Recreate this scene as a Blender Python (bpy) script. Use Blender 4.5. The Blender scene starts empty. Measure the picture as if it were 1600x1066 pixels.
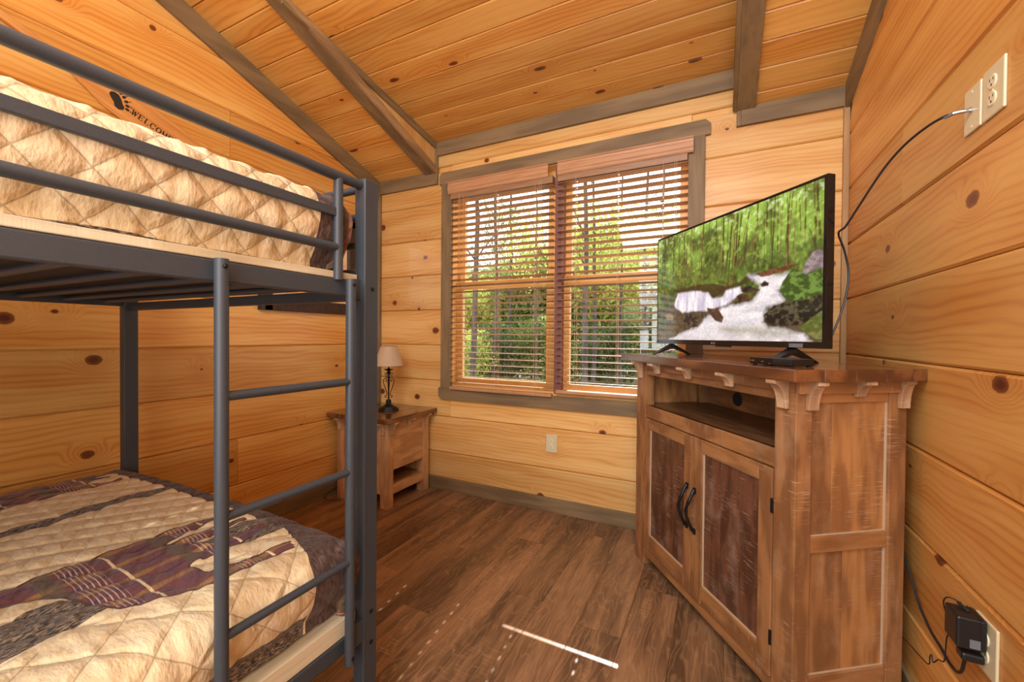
import bpy, bmesh, math, random
import numpy as np
from mathutils import Vector, Matrix
random.seed(7); rng = np.random.default_rng(7)
C = bpy.context.scene.collection
R = math.radians
D = 2.59; XL = -2.52; XR = .566; YB = -1.30          # room: back wall, left wall, right wall, rear wall
ZS, MS = 2.415, .34                                   # sloped ceiling of the side bays: height at the back wall, slope
ZC, MC = 2.63, .167                                   # raised middle bay
BX0, BX1 = -1.947, .074                               # middle bay between these x
JY = D - (ZC - ZS) / (MS - MC)                        # where both slopes meet

# ------------------------------------------------------------------ camera, light, exposure
cd = bpy.data.cameras.new('camera'); cam = bpy.data.objects.new('camera', cd); C.objects.link(cam)
cd.sensor_width = 36; cd.lens = 647.669 / 1600 * 36; cd.clip_start = .02; cd.clip_end = 300
yaw, pit, rol = .461865, -.0117172, .00813841
Fv = Vector((-math.sin(yaw) * math.cos(pit), math.cos(yaw) * math.cos(pit), math.sin(pit)))
Rv = Vector((math.cos(yaw), math.sin(yaw), 0)); Uv = Rv.cross(Fv)
R2 = Rv * math.cos(rol) + Uv * math.sin(rol); U2 = -Rv * math.sin(rol) + Uv * math.cos(rol)
cam.matrix_world = Matrix((( R2.x, U2.x, -Fv.x, 0), (R2.y, U2.y, -Fv.y, 0), (R2.z, U2.z, -Fv.z, 1.17), (0, 0, 0, 1)))
bpy.context.scene.camera = cam
sc = bpy.context.scene
sc.view_settings.view_transform = 'Standard'; sc.view_settings.look = 'None'
sc.view_settings.gamma = 1; sc.view_settings.use_curve_mapping = False; sc.view_settings.exposure = 0.0

w = bpy.data.worlds.new('sky'); sc.world = w; w.use_nodes = True
bg = w.node_tree.nodes['Background']; bg.inputs[0].default_value = (.86, .93, 1, 1); bg.inputs[1].default_value = 3.2

sl = bpy.data.lights.new('sun', 'SUN'); sl.energy = 14; sl.angle = R(.35); sl.color = (1, .95, .87)
so = bpy.data.objects.new('sun', sl); C.objects.link(so)
so.rotation_euler = Vector((-.10, 1, math.tan(R(37.3)) * 1.005)).to_track_quat('Z', 'Y').to_euler()
so.location = (0, 20, 15)

def area(name, loc, target, size, energy, col):
    l = bpy.data.lights.new(name, 'AREA'); l.shape = 'RECTANGLE'; l.size, l.size_y = size; l.energy = energy; l.color = col
    o = bpy.data.objects.new(name, l); C.objects.link(o); o.location = loc
    o.rotation_euler = (Vector(loc) - Vector(target)).to_track_quat('Z', 'Y').to_euler(); return o
area('ceiling_light_glow', (-.5, -.55, 2.75), (-.7, 1.4, 1.0), (1.6, .8), 50, (.89, .96, 1))
area('rear_fill', (-.1, -1.05, 1.5), (-.8, 2.6, 1.2), (2.0, 1.8), 60, (.90, .96, 1))  # added soft fill behind the camera, brightens under the bunk; no real lamp

# ------------------------------------------------------------------ node helpers
class NT:
    def __init__(s, name, rough=.5, bump=None, coat=0, metal=0, spec=.5):
        s.m = bpy.data.materials.new(name); s.m.use_nodes = True; s.t = s.m.node_tree; s.n = s.t.nodes
        s.b = s.n['Principled BSDF']; s.b.inputs['Roughness'].default_value = rough
        s.b.inputs['Metallic'].default_value = metal; s.b.inputs['Coat Weight'].default_value = coat
        s.b.inputs['Specular IOR Level'].default_value = spec
        s.b.inputs['Coat Roughness'].default_value = .12
    def put(s, sock, v):
        if isinstance(v, bpy.types.NodeSocket): s.t.links.new(v, sock)
        elif isinstance(v, (tuple, list)) and len(v) == 3 and sock.type == 'RGBA': sock.default_value = (*v, 1)
        else: sock.default_value = v
    def math(s, op, a, b=0, c=None, clamp=False):
        n = s.n.new('ShaderNodeMath'); n.operation = op; n.use_clamp = clamp
        s.put(n.inputs[0], a); s.put(n.inputs[1], b)
        if c is not None: s.put(n.inputs[2], c)
        return n.outputs[0]
    def vec(s, op, a, b=(0, 0, 0)):
        n = s.n.new('ShaderNodeVectorMath'); n.operation = op; s.put(n.inputs[0], a)
        if op == 'SCALE': s.put(n.inputs[3], b)
        else: s.put(n.inputs[1], b)
        return n.outputs[0] if op not in ('LENGTH', 'DISTANCE', 'DOT_PRODUCT') else n.outputs[1]
    def coord(s, which='Object'): return s.n.new('ShaderNodeTexCoord').outputs[which]
    def attr(s, name, out='Fac'):
        n = s.n.new('ShaderNodeAttribute'); n.attribute_name = name; return n.outputs[out]
    def rand(s): return s.n.new('ShaderNodeObjectInfo').outputs['Random']
    def sep(s, v):
        n = s.n.new('ShaderNodeSeparateXYZ'); s.put(n.inputs[0], v); return n.outputs
    def comb(s, x, y, z):
        n = s.n.new('ShaderNodeCombineXYZ'); s.put(n.inputs[0], x); s.put(n.inputs[1], y); s.put(n.inputs[2], z); return n.outputs[0]
    def noise(s, v, sc=1, det=2, rough=.5, dist=0, out=0):
        n = s.n.new('ShaderNodeTexNoise'); s.put(n.inputs['Vector'], v); n.inputs['Scale'].default_value = sc
        n.inputs['Detail'].default_value = det; n.inputs['Roughness'].default_value = rough; n.inputs['Distortion'].default_value = dist
        return n.outputs[out]
    def voro(s, v, sc=1, feat='F1', rnd=1, dim='3D'):
        n = s.n.new('ShaderNodeTexVoronoi'); n.feature = feat; n.voronoi_dimensions = dim; s.put(n.inputs['Vector'], v); n.inputs['Scale'].default_value = sc
        n.inputs['Randomness'].default_value = rnd; return n.outputs
    def map(s, v, a, b, c=0, d=1, smooth=True):
        n = s.n.new('ShaderNodeMapRange'); n.interpolation_type = 'SMOOTHSTEP' if smooth else 'LINEAR'
        s.put(n.inputs[0], v); s.put(n.inputs[1], a); s.put(n.inputs[2], b); s.put(n.inputs[3], c); s.put(n.inputs[4], d); return n.outputs[0]
    def mix(s, f, a, b, mode='MIX'):
        n = s.n.new('ShaderNodeMix'); n.data_type = 'RGBA'; n.blend_type = mode
        s.put(n.inputs[0], f); s.put(n.inputs[6], a); s.put(n.inputs[7], b); return n.outputs[2]
    def bump(s, h, strength=.3, dist=.002):
        n = s.n.new('ShaderNodeBump'); s.put(n.inputs['Height'], h); n.inputs['Strength'].default_value = strength
        n.inputs['Distance'].default_value = dist; s.t.links.new(n.outputs[0], s.b.inputs['Normal'])
    def color(s, c): s.put(s.b.inputs['Base Color'], c); return s
def lin(r, g, b):
    f = lambda c: (c / 255 / 12.92) if c <= 10 else ((c / 255 + .055) / 1.055) ** 2.4
    return (f(r), f(g), f(b))
def plain(name, col, rough=.5, metal=0, coat=0):
    t = NT(name, rough, metal=metal, coat=coat); t.color(col); return t.m
def swz(t, p, axis):
    if axis == 'x': return p
    q = t.sep(p)
    return t.comb(q[2], q[0], q[1]) if axis == 'z' else t.comb(q[1], q[0], q[2])

def pine(name, light, mid, dark, axis='x', kx=2.6, ky=3.2, knot=.62, rough=.42, coat=.08):
    t = NT(name, rough, coat=coat); r = t.rand(); p = swz(t, t.coord(), axis)
    p = t.vec('ADD', p, t.comb(t.math('MULTIPLY', r, 91.7), t.math('MULTIPLY', r, 13.3), t.math('MULTIPLY', r, 5.1)))
    q = t.sep(p)
    flat = t.comb(q[0], q[1], t.math('MULTIPLY', r, 40))
    wob = t.noise(t.vec('MULTIPLY', flat, (1.3, 4.5, 1)), 1, 2)
    vv = t.voro(t.vec('MULTIPLY', flat, (kx, ky, 1)), dim='2D')
    d = vv['Distance']; cs = t.sep(vv['Color'])
    edge = t.noise(t.vec('MULTIPLY', flat, (30, 40, 1)), 1, 2)
    d = t.math('ADD', d, t.math('MULTIPLY', t.math('SUBTRACT', edge, .5), .035))
    rad = t.math('MULTIPLY_ADD', t.math('POWER', cs[0], 1.4), .066, .020)
    has = t.math('GREATER_THAN', cs[1], 1 - knot)
    m = t.math('DIVIDE', d, rad)
    kn = t.math('MULTIPLY', t.map(m, 1.1, .85, 0, 1), has)
    core = t.math('MULTIPLY', t.map(m, .75, .35, 0, 1), has)
    halo = t.math('MULTIPLY', t.map(d, .32, .03, 0, 1), has)
    # grain lines flow round the knots
    ph = t.math('MULTIPLY_ADD', q[1], 120, t.math('MULTIPLY', wob, 19))
    ph = t.math('ADD', ph, t.math('MULTIPLY', t.math('POWER', halo, 1.8), 13))
    g = t.math('SINE', t.math('MULTIPLY', ph, 2.0))
    g = t.math('MULTIPLY_ADD', g, .5, .5)
    g = t.math('POWER', g, 2.6)
    fine = t.noise(t.vec('MULTIPLY', flat, (3, 230, 1)), 1, 2, .6)
    broad = t.noise(t.vec('MULTIPLY', flat, (1.1, 9, 1)), 1, 3, .55)
    c = t.mix(t.map(broad, .34, .68), light, mid)
    c = t.mix(t.math('MULTIPLY', g, t.map(broad, .3, .7, .08, .50)), c, dark)
    c = t.mix(t.math('MULTIPLY', t.map(fine, .5, .78), .22), c, dark)
    c = t.mix(t.math('MULTIPLY', halo, .22), c, lin(205, 120, 45))
    c = t.mix(t.math('MULTIPLY', kn, .92), c, lin(120, 58, 22))
    c = t.mix(t.math('MULTIPLY', core, t.math('MULTIPLY_ADD', cs[2], .6, .25)), c, lin(84, 34, 16))
    tone = t.math('MULTIPLY_ADD', t.math('FRACT', t.math('MULTIPLY', r, 7.3)), .26, .85)
    c = t.mix(1, c, t.comb(tone, tone, tone), 'MULTIPLY')
    t.bump(t.math('SUBTRACT', t.math('MULTIPLY', g, .5), kn), .12, .001)
    t.color(c); return t.m

def stain(name, c1, c2, axis='x', rough=.6):          # grey-brown stained trim
    t = NT(name, rough); p = t.vec('ADD', swz(t, t.coord(), axis), t.comb(t.math('MULTIPLY', t.rand(), 50), 0, 0))
    n = t.noise(t.vec('MULTIPLY', p, (3, 60, 60)), 1, 3, .6); b = t.noise(t.vec('MULTIPLY', p, (2, 12, 12)), 1, 2)
    c = t.mix(t.map(b, .35, .65), c1, c2); c = t.mix(t.math('MULTIPLY', t.map(n, .45, .75), .45), c, tuple(k * .45 for k in c1))
    v = t.voro(t.vec('MULTIPLY', p, (2.2, 9, 9))); k = t.math('MULTIPLY', t.map(v['Distance'], .12, .08), t.math('GREATER_THAN', t.sep(v['Color'])[1], .72))
    c = t.mix(t.math('MULTIPLY', k, .7), c, lin(60, 36, 24)); t.bump(n, .2, .001); t.color(c); return t.m

def rough_sawn(name, c1, c2, white, amount=.5, axis='z', rough=.5, coat=0, blocks=5.0):  # mango-wood furniture with whitewash left in saw marks
    t = NT(name, rough, coat=coat); p0 = t.coord(); p = swz(t, p0, axis)
    p = t.vec('ADD', p, t.comb(t.math('MULTIPLY', t.rand(), 30), t.math('MULTIPLY', t.rand(), 17), 0)); q = t.sep(p)
    n = t.noise(t.vec('MULTIPLY', p, (4, 55, 55)), 1, 3, .6)
    cell = t.noise(t.vec('MULTIPLY', p, (blocks, blocks * 4, blocks * 4)), 1, 1)
    c = t.mix(t.map(cell, .4, .6), c1, c2)
    c = t.mix(t.math('MULTIPLY', t.map(n, .42, .75), .4), c, tuple(k * .42 for k in c1))
    saw = t.noise(t.vec('MULTIPLY', p, (330, 14, 14)), 1, 2, .5, .3)
    where = t.noise(t.vec('MULTIPLY', p, (7, 11, 11)), 1, 3, .6)
    k = t.math('MULTIPLY', t.map(saw, .56, .66), t.map(where, .66 - amount * .3, .78 - amount * .22))
    c = t.mix(t.math('MULTIPLY', k, .62), c, white)
    if amount > .05:
        hz = t.noise(t.vec('MULTIPLY', p, (5, 9, 9)), 1, 4, .65); c = t.mix(t.map(hz, .5, .72, 0, .34 * amount + .06), c, white)
        dk = t.noise(t.vec('MULTIPLY', p, (3.1, 14, 14)), 1, 3, .6); c = t.mix(t.map(dk, .52, .75, 0, .42), c, tuple(v_ * .5 for v_ in c2))
    t.bump(t.math('SUBTRACT', n, t.math('MULTIPLY', saw, .8)), .3, .0015); t.color(c); return t.m

M = {}
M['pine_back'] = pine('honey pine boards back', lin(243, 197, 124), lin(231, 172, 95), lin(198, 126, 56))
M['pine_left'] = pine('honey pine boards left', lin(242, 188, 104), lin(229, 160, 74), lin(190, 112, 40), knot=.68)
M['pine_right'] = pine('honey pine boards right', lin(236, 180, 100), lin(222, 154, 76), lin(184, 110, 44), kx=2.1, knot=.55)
M['pine_ceiling'] = pine('honey pine ceiling boards', lin(240, 186, 102), lin(226, 160, 76), lin(186, 112, 42), kx=2.0, ky=5, knot=.5)
M['trim'] = stain('grey brown stain', lin(146, 121, 85), lin(120, 98, 68))
M['trim_y'] = stain('grey brown stain lengthwise', lin(146, 121, 85), lin(120, 98, 68), 'y')
M['trim_z'] = stain('grey brown stain upright', lin(146, 121, 85), lin(120, 98, 68), 'z')
M['trim_tan'] = stain('worn tan stain', lin(184, 148, 104), lin(150, 118, 82), 'y'); M['trim_tanz'] = stain('worn tan stain upright', lin(204, 164, 112), lin(180, 140, 94), 'z')
M['sash'] = pine('sash pine', lin(242, 190, 116), lin(232, 174, 96), lin(204, 138, 70), 'x', 1, 4, .12)
M['sash_z'] = pine('sash pine upright', lin(242, 190, 116), lin(232, 174, 96), lin(204, 138, 70), 'z', 1, 4, .12)
def slatmat(name, c1, c2):
    t = NT(name, .38); p = t.vec('ADD', t.coord(), t.comb(t.math('MULTIPLY', t.rand(), 20), 0, 0))
    n = t.noise(t.vec('MULTIPLY', p, (6, 160, 160)), 1, 2); t.color(t.mix(t.map(n, .3, .7), c1, c2)); return t.m
M['slat'] = slatmat('blind slat wood', lin(174, 134, 98), lin(152, 114, 82))
M['valance'] = slatmat('blind valance wood', lin(206, 156, 114), lin(186, 136, 96))
M['mullion'] = plain('red brown mullion', lin(128, 82, 72), .5)
M['metal'] = None
t = NT('dark blue grey powder coated steel', .42, spec=.5); n = t.noise(t.coord(), 900, 1)
t.color(t.mix(t.map(n, .3, .7), lin(58, 61, 66), lin(68, 72, 77))); t.bump(n, .12, .0004); M['metal'] = t.m
M['black'] = plain('black plastic', (.012, .012, .013), .35)
M['black_gloss'] = plain('glossy black bezel', (.01, .009, .009), .12)
M['black_soft'] = plain('soft black rubber', (.015, .015, .015), .55)
M['bolt'] = plain('bolt steel', (.03, .03, .035), .3, .8)
M['grey_label'] = plain('grey printed label', lin(110, 112, 116), .5)
M['silver'] = plain('nickel', (.6, .6, .6), .3, 1)
M['almond'] = plain('almond plastic', lin(226, 212, 172), .32)
M['white_pl'] = plain('light almond plastic', lin(240, 228, 190), .28)
M['slot'] = plain('dark slot', (.02, .015, .01), .6)
M['cord'] = plain('blind cord', lin(222, 190, 150), .8)
M['base_wood'] = rough_sawn('unfinished pale plywood', lin(224, 206, 170), lin(208, 186, 146), lin(235, 225, 200), .1, 'y', .8)

# floor planks
t = NT('rustic brown vinyl plank', .33, coat=.12); r = t.rand()
p = t.vec('ADD', t.coord(), t.comb(t.math('MULTIPLY', r, 77), t.math('MULTIPLY', r, 31), 0)); q = t.sep(p)
flat = t.comb(q[0], q[1], t.math('MULTIPLY', r, 9))
wob = t.noise(t.vec('MULTIPLY', flat, (2.2, 9, 1)), 1, 3)
g = t.math('MULTIPLY_ADD', t.math('SINE', t.math('MULTIPLY_ADD', q[1], 190, t.math('MULTIPLY', wob, 70))), .5, .5)
fine = t.noise(t.vec('MULTIPLY', flat, (9, 300, 1)), 1, 2, .6); broad = t.noise(t.vec('MULTIPLY', flat, (1.3, 11, 1)), 1, 3, .55)
c = t.mix(t.map(broad, .36, .66), lin(160, 120, 84), lin(100, 74, 52)); c = t.mix(t.math('MULTIPLY', t.map(fine, .45, .7), .45), c, lin(74, 50, 34))
c = t.mix(t.math('MULTIPLY', t.math('POWER', g, 5), .3), c, lin(190, 148, 106))
chat = t.noise(t.vec('MULTIPLY', flat, (170, 12, 1)), 1, 2, .5); wh = t.noise(t.vec('MULTIPLY', flat, (2.5, 7, 1)), 1, 2)
c = t.mix(t.math('MULTIPLY', t.math('MULTIPLY', t.map(chat, .58, .66), t.map(wh, .5, .62)), .4), c, lin(190, 145, 108))
tone = t.math('MULTIPLY_ADD', r, .32, .84); c = t.mix(1, c, t.comb(tone, tone, tone), 'MULTIPLY')
t.bump(t.math('ADD', fine, chat), .12, .0008); t.put(t.b.inputs['Roughness'], t.map(fine, .2, .8, .26, .44)); t.color(c); M['floor'] = t.m

WH = lin(200, 165, 128)
M['cab_z'] = rough_sawn('brown saw-marked wood upright', lin(168, 116, 70), lin(136, 90, 54), WH, .62, 'z')
M['cab_x'] = rough_sawn('brown saw-marked wood across', lin(170, 118, 70), lin(136, 90, 52), WH, .5, 'x')
M['cab_y'] = rough_sawn('brown saw-marked wood deep', lin(176, 120, 70), lin(150, 98, 56), WH, .5, 'y')
M['cab_light'] = rough_sawn('light saw-marked side panel', lin(190, 132, 76), lin(154, 102, 60), WH, .5, 'z')
M['cab_dark'] = rough_sawn('dark saw-marked door panel', lin(112, 72, 50), lin(84, 52, 36), lin(184, 152, 130), .8, 'z', .42)
M['cab_top'] = rough_sawn('polished brown top', lin(134, 84, 50), lin(88, 52, 33), WH, .0, 'x', .2, .6, 3)
M['cab_top_y'] = rough_sawn('polished brown top lengthwise', lin(134, 84, 50), lin(88, 52, 33), WH, .0, 'y', .2, .6, 3)
M['cab_shelf'] = rough_sawn('dark shelf wood', lin(124, 86, 54), lin(98, 66, 42), WH, .0, 'x', .35)
M['corbel'] = rough_sawn('whitewashed corbel wood', lin(206, 166, 128), lin(176, 134, 98), lin(228, 206, 178), .8, 'z')
M['edge'] = plain('whitewash left in the groove', lin(196, 168, 136), .7)
M['night_z'] = rough_sawn('light brown saw-marked wood upright', lin(214, 166, 116), lin(190, 140, 94), WH, .6, 'z')
M['night_y'] = rough_sawn('light brown saw-marked wood lengthwise', lin(214, 166, 114), lin(190, 140, 92), WH, .5, 'y')
M['iron'] = plain('black wrought iron', (.014, .013, .013), .3, .4)
t = NT('lamp shade fabric', .6); n = t.noise(t.vec('MULTIPLY', t.coord(), (200, 200, 400)), 1, 1); t.color(t.mix(n, lin(206, 178, 142), lin(196, 164, 126)))
t.b.inputs['Sheen Weight'].default_value = .3; M['shade'] = t.m
M['shade_trim'] = plain('shade trim', lin(150, 120, 84), .6)
t = NT('paddle varnished wood', .3, coat=.3); n = t.noise(t.vec('MULTIPLY', t.coord(), (4, 60, 60)), 1, 3); t.color(t.mix(t.map(n, .3, .7), lin(222, 160, 92), lin(200, 132, 68))); M['paddle'] = t.m
t = NT('dark woven frame', .6); n = t.noise(t.vec('MULTIPLY', t.coord(), (160, 160, 14)), 1, 2); t.color(t.mix(t.map(n, .3, .7), lin(74, 50, 36), lin(44, 29, 22))); t.bump(n, .4, .002); M['mframe'] = t.m
M['mirror'] = plain('mirror glass', (.9, .9, .9), .01, 1)

# glass
gm = bpy.data.materials.new('window glass'); gm.use_nodes = True; nt = gm.node_tree; nt.nodes.clear()
o = nt.nodes.new('ShaderNodeOutputMaterial'); mx = nt.nodes.new('ShaderNodeMixShader'); tr = nt.nodes.new('ShaderNodeBsdfTransparent'); gl = nt.nodes.new('ShaderNodeBsdfGlossy'); gl.inputs['Roughness'].default_value = .02
mx.inputs[0].default_value = .06; nt.links.new(tr.outputs[0], mx.inputs[1]); nt.links.new(gl.outputs[0], mx.inputs[2]); nt.links.new(mx.outputs[0], o.inputs[0]); M['glass'] = gm

# ------------------------------------------------------------------ mesh helpers
class MB:
    def __init__(s): s.v = []; s.f = []
    def add(s, vs, fs):
        k = len(s.v); s.v += [tuple(v) for v in vs]; s.f += [tuple(i + k for i in f) for f in fs]; return s
    def box(s, x0, x1, y0, y1, z0, z1):
        return s.add([(x0, y0, z0), (x1, y0, z0), (x1, y1, z0), (x0, y1, z0), (x0, y0, z1), (x1, y0, z1), (x1, y1, z1), (x0, y1, z1)],
                     [(0, 3, 2, 1), (4, 5, 6, 7), (0, 1, 5, 4), (1, 2, 6, 5), (2, 3, 7, 6), (3, 0, 4, 7)])
    def tube(s, pts, r, n=12, caps=True):
        pts = [Vector(p) for p in pts]; rings = []; rr = r if isinstance(r, (list, tuple)) else [r] * len(pts)
        up = Vector((.13, .27, .95)).normalized()
        k = len(s.v); prev = None
        for i, p in enumerate(pts):
            d = (pts[min(i + 1, len(pts) - 1)] - pts[max(i - 1, 0)]).normalized()
            if prev is None:
                a = d.cross(up)
                if a.length < .05: a = d.cross(Vector((1, 0, 0)))
            else: a = prev - d * prev.dot(d)
            a.normalize(); prev = a; b = d.cross(a)
            for j in range(n):
                t_ = 2 * math.pi * j / n; s.v.append(tuple(p + (a * math.cos(t_) + b * math.sin(t_)) * rr[i]))
        for i in range(len(pts) - 1):
            for j in range(n):
                s.f.append((k + i * n + j, k + i * n + (j + 1) % n, k + (i + 1) * n + (j + 1) % n, k + (i + 1) * n + j))
        if caps: s.f.append(tuple(k + j for j in range(n))[::-1]); s.f.append(tuple(k + (len(pts) - 1) * n + j for j in range(n)))
        return s
    def lathe(s, prof, c=(0, 0, 0), n=24, ax='z'):
        k = len(s.v)
        for r_, h in prof:
            for j in range(n):
                t_ = 2 * math.pi * j / n; a, b = r_ * math.cos(t_), r_ * math.sin(t_)
                q = (a, b, h) if ax == 'z' else ((a, h, b) if ax == 'y' else (h, a, b))
                s.v.append((q[0] + c[0], q[1] + c[1], q[2] + c[2]))
        for i in range(len(prof) - 1):
            for j in range(n): s.f.append((k + i * n + j, k + i * n + (j + 1) % n, k + (i + 1) * n + (j + 1) % n, k + (i + 1) * n + j))
        s.f.append(tuple(k + j for j in range(n))[::-1]); s.f.append(tuple(k + (len(prof) - 1) * n + j for j in range(n))); return s
    def prism(s, poly, f0, f1):        # poly 2D, f0/f1 map (u,v) to 3D points of the two faces
        n = len(poly); k = len(s.v)
        s.v += [tuple(f0(*p)) for p in poly] + [tuple(f1(*p)) for p in poly]
        s.f.append(tuple(k + i for i in range(n))); s.f.append(tuple(k + n + i for i in range(n))[::-1])
        for i in range(n): s.f.append((k + i, k + n + i, k + n + (i + 1) % n, k + (i + 1) % n))
        return s
    def mesh(s, name, smooth=False):
        me = bpy.data.meshes.new(name); me.from_pydata(s.v, [], s.f); me.validate()
        bm = bmesh.new(); bm.from_mesh(me); bmesh.ops.recalc_face_normals(bm, faces=bm.faces); bm.to_mesh(me); bm.free()
        if smooth:
            me.polygons.foreach_set('use_smooth', [True] * len(me.polygons))
        return me
def link(name, me, mat, parent=None, bevel=0, smooth=False, mw=None):
    o = bpy.data.objects.new(name, me); C.objects.link(o)
    if mat is not None and not me.materials: me.materials.append(mat)
    if parent is not None: o.parent = parent
    if mw is not None: o.matrix_local = mw
    if bevel:
        b = o.modifiers.new('bevel', 'BEVEL'); b.width = bevel; b.segments = 2; b.limit_method = 'ANGLE'; b.angle_limit = R(40); b.harden_normals = False
    if smooth:
        me.polygons.foreach_set('use_smooth', [True] * len(me.polygons))
        try:
            me.set_sharp_from_angle(angle=R(38))
        except Exception: pass
    return o
def part(name, mb, mat, parent=None, bevel=0, smooth=False, mw=None, label=None):
    o = link(name, mb.mesh(name), mat, parent, bevel, smooth, mw)
    if label: o['label'] = label
    return o
def tag(o, label, cat, group=None):
    o['label'] = label; o['category'] = cat
    if group: o['group'] = group
    return o
def thing(name, label, cat, loc=(0, 0, 0), rz=0, group=None):
    o = bpy.data.objects.new(name, None); C.objects.link(o); o.empty_display_size = .1
    o.location = loc; o.rotation_euler = (0, 0, rz); return tag(o, label, cat, group)
def struct(o): o['kind'] = 'structure'; return o
def B(*a): return MB().box(*a)
def axes(o, x, y):
    x = Vector(x).normalized(); y = Vector(y).normalized(); z = x.cross(y)
    return Matrix(((x.x, y.x, z.x, o[0]), (x.y, y.y, z.y, o[1]), (x.z, y.z, z.z, o[2]), (0, 0, 0, 1)))
def boardmesh(H, s0, s1, e0, e1, th=.018, c=.007, g=.0012):
    """a board H high; starts at s0 (bottom) / s1 (top), ends at e0 / e1; edges chamfered"""
    prof = [(g, -th), (g, -c), (c + g, 0), (H - c - g, 0), (H - g, -c), (H - g, -th)]
    vs = []; 
    for a, b in ((s0, s1), (e0, e1)):
        for h, z in prof: vs.append((a + (b - a) * h / H, h, z))
    n = 6; fs = [tuple(range(n))[::-1], tuple(range(n, 2 * n))] + [(i, (i + 1) % n, n + (i + 1) % n, n + i) for i in range(n)]
    return MB().add(vs, fs)
def board(parent, name, mw, H, s0, s1, e0, e1, mat, **k):
    return part(name, boardmesh(H, s0, s1, e0, e1, **k), mat, parent, mw=mw)

# ------------------------------------------------------------------ room shell
JZ = [.0, .012, .283, .554, .825, 1.096, 1.367, 1.638, 1.909, 2.180, 2.451, 2.722, 2.993, 3.264, 3.535, 3.806]
T = .02
WX0, WX1, WZ0, WZ1 = -1.800, -.152, .77, 2.315          # window opening
Pn = lambda z: D - (z - ZS) / MS                        # y of the side-bay slope at height z
TOPZ = ZS + MS * (D - YB)
fl = struct(part('floor', B(XL - .15, XR + .15, YB - .1, D + .15, -.12, -.008), M['trim']))
wb = struct(part('wall_back', MB().box(XL - .15, WX0, D + T, D + .11, -.1, 2.75).box(WX1, XR + .15, D + T, D + .11, -.1, 2.75)
     .box(WX0, WX1, D + T, D + .11, -.1, WZ0).box(WX0, WX1, D + T, D + .11, WZ1, 2.75), M['sash']))
def gable(x0, x1):
    poly = [(YB - .1, -.1), (D + .11, -.1), (D + .11, ZS + .0), (YB - .1, TOPZ + .12)]
    return MB().prism(poly, lambda a, b: (x0, a, b), lambda a, b: (x1, a, b))
wl = struct(part('wall_left', gable(XL - .12, XL - T), M['sash']))
wr = struct(part('wall_right', gable(XR + T, XR + .12), M['sash']))
wf = struct(part('wall_rear', B(XL - .1, XR + .1, YB - .1, YB, -.1, TOPZ + .1), M['pine_left']))
ce = MB()
def slab(x0, x1, ya, yb, z0, m, off, th):   # sloped slab
    f = lambda y: z0 + m * (D - y) + off
    return [(x0, ya, f(ya)), (x1, ya, f(ya)), (x1, yb, f(yb)), (x0, yb, f(yb)), (x0, ya, f(ya) + th), (x1, ya, f(ya) + th), (x1, yb, f(yb) + th), (x0, yb, f(yb) + th)]
FB = [(0, 3, 2, 1), (4, 5, 6, 7), (0, 1, 5, 4), (1, 2, 6, 5), (2, 3, 7, 6), (3, 0, 4, 7)]
ce.add(slab(XL - .15, BX0 - .021, D + .11, JY, ZS, MS, T, .08), FB); ce.add(slab(BX1 + .021, XR + .15, D + .11, JY, ZS, MS, T, .08), FB)
ce.add(slab(XL - .15, XR + .15, JY, YB - .1, ZS, MS, T, .08), FB); ce.add(slab(BX0 - .1, BX1 + .1, D + .11, JY, ZC, MC, T, .08), FB)
cl = struct(part('ceiling', ce, M['sash']))
ck = MB()                                              # cheeks of the raised bay
for xa, xb in ((BX0 - .02, BX0), (BX1, BX1 + .02)):
    poly = [(D + .1, ZS + MS * -.1 + .003), (D + .1, ZC + .07), (JY, ZS + MS * (D - JY) + .03)]
    ck.prism(poly, lambda a, b, x=xa: (x, a, b), lambda a, b, x=xb: (x, a, b))
ck = struct(part('trim_1', ck, M['pine_back']))
# back wall boards
AB = lambda x, z: axes((x, D, z), (1, 0, 0), (0, 0, 1))
for i in range(len(JZ) - 1):
    z0, z1 = JZ[i], JZ[i + 1]
    if z0 >= 2.62: break
    if z0 == 0: continue
    spans = []
    if z1 <= 2.46:
        if z0 < WZ0 - .001 < z1 or z0 >= WZ1 or z1 <= WZ0:
            if z0 < WZ0 < z1:
                spans = [(XL, WX0, z0, z1), (WX1, XR, z0, z1), (WX0, WX1, z0, WZ0)]
            else: spans = [(XL, XR, z0, z1)]
        elif z0 < WZ1 < z1: spans = [(XL, WX0, z0, z1), (WX1, XR, z0, z1), (WX0, WX1, WZ1, z1)]
        else: spans = [(XL, WX0, z0, z1), (WX1, XR, z0, z1)]
    else: spans = [(BX0, BX1, z0, min(z1, ZC))]
    if abs(z0 - .012) < 1e-6: spans = [(XL, XR, z0, z1)]
    for (xa, xb, za, zb) in spans:
        if za < ZS < zb and xa < BX0: 
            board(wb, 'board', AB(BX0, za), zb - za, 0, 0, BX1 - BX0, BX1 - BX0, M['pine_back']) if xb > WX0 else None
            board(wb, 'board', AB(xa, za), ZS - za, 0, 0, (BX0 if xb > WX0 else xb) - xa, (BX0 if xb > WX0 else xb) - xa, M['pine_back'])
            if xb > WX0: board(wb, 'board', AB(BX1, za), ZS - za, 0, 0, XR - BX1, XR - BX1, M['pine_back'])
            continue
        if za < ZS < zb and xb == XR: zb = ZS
        board(wb, 'board', AB(xa, za), zb - za, 0, 0, xb - xa, xb - xa, M['pine_back'])
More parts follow.
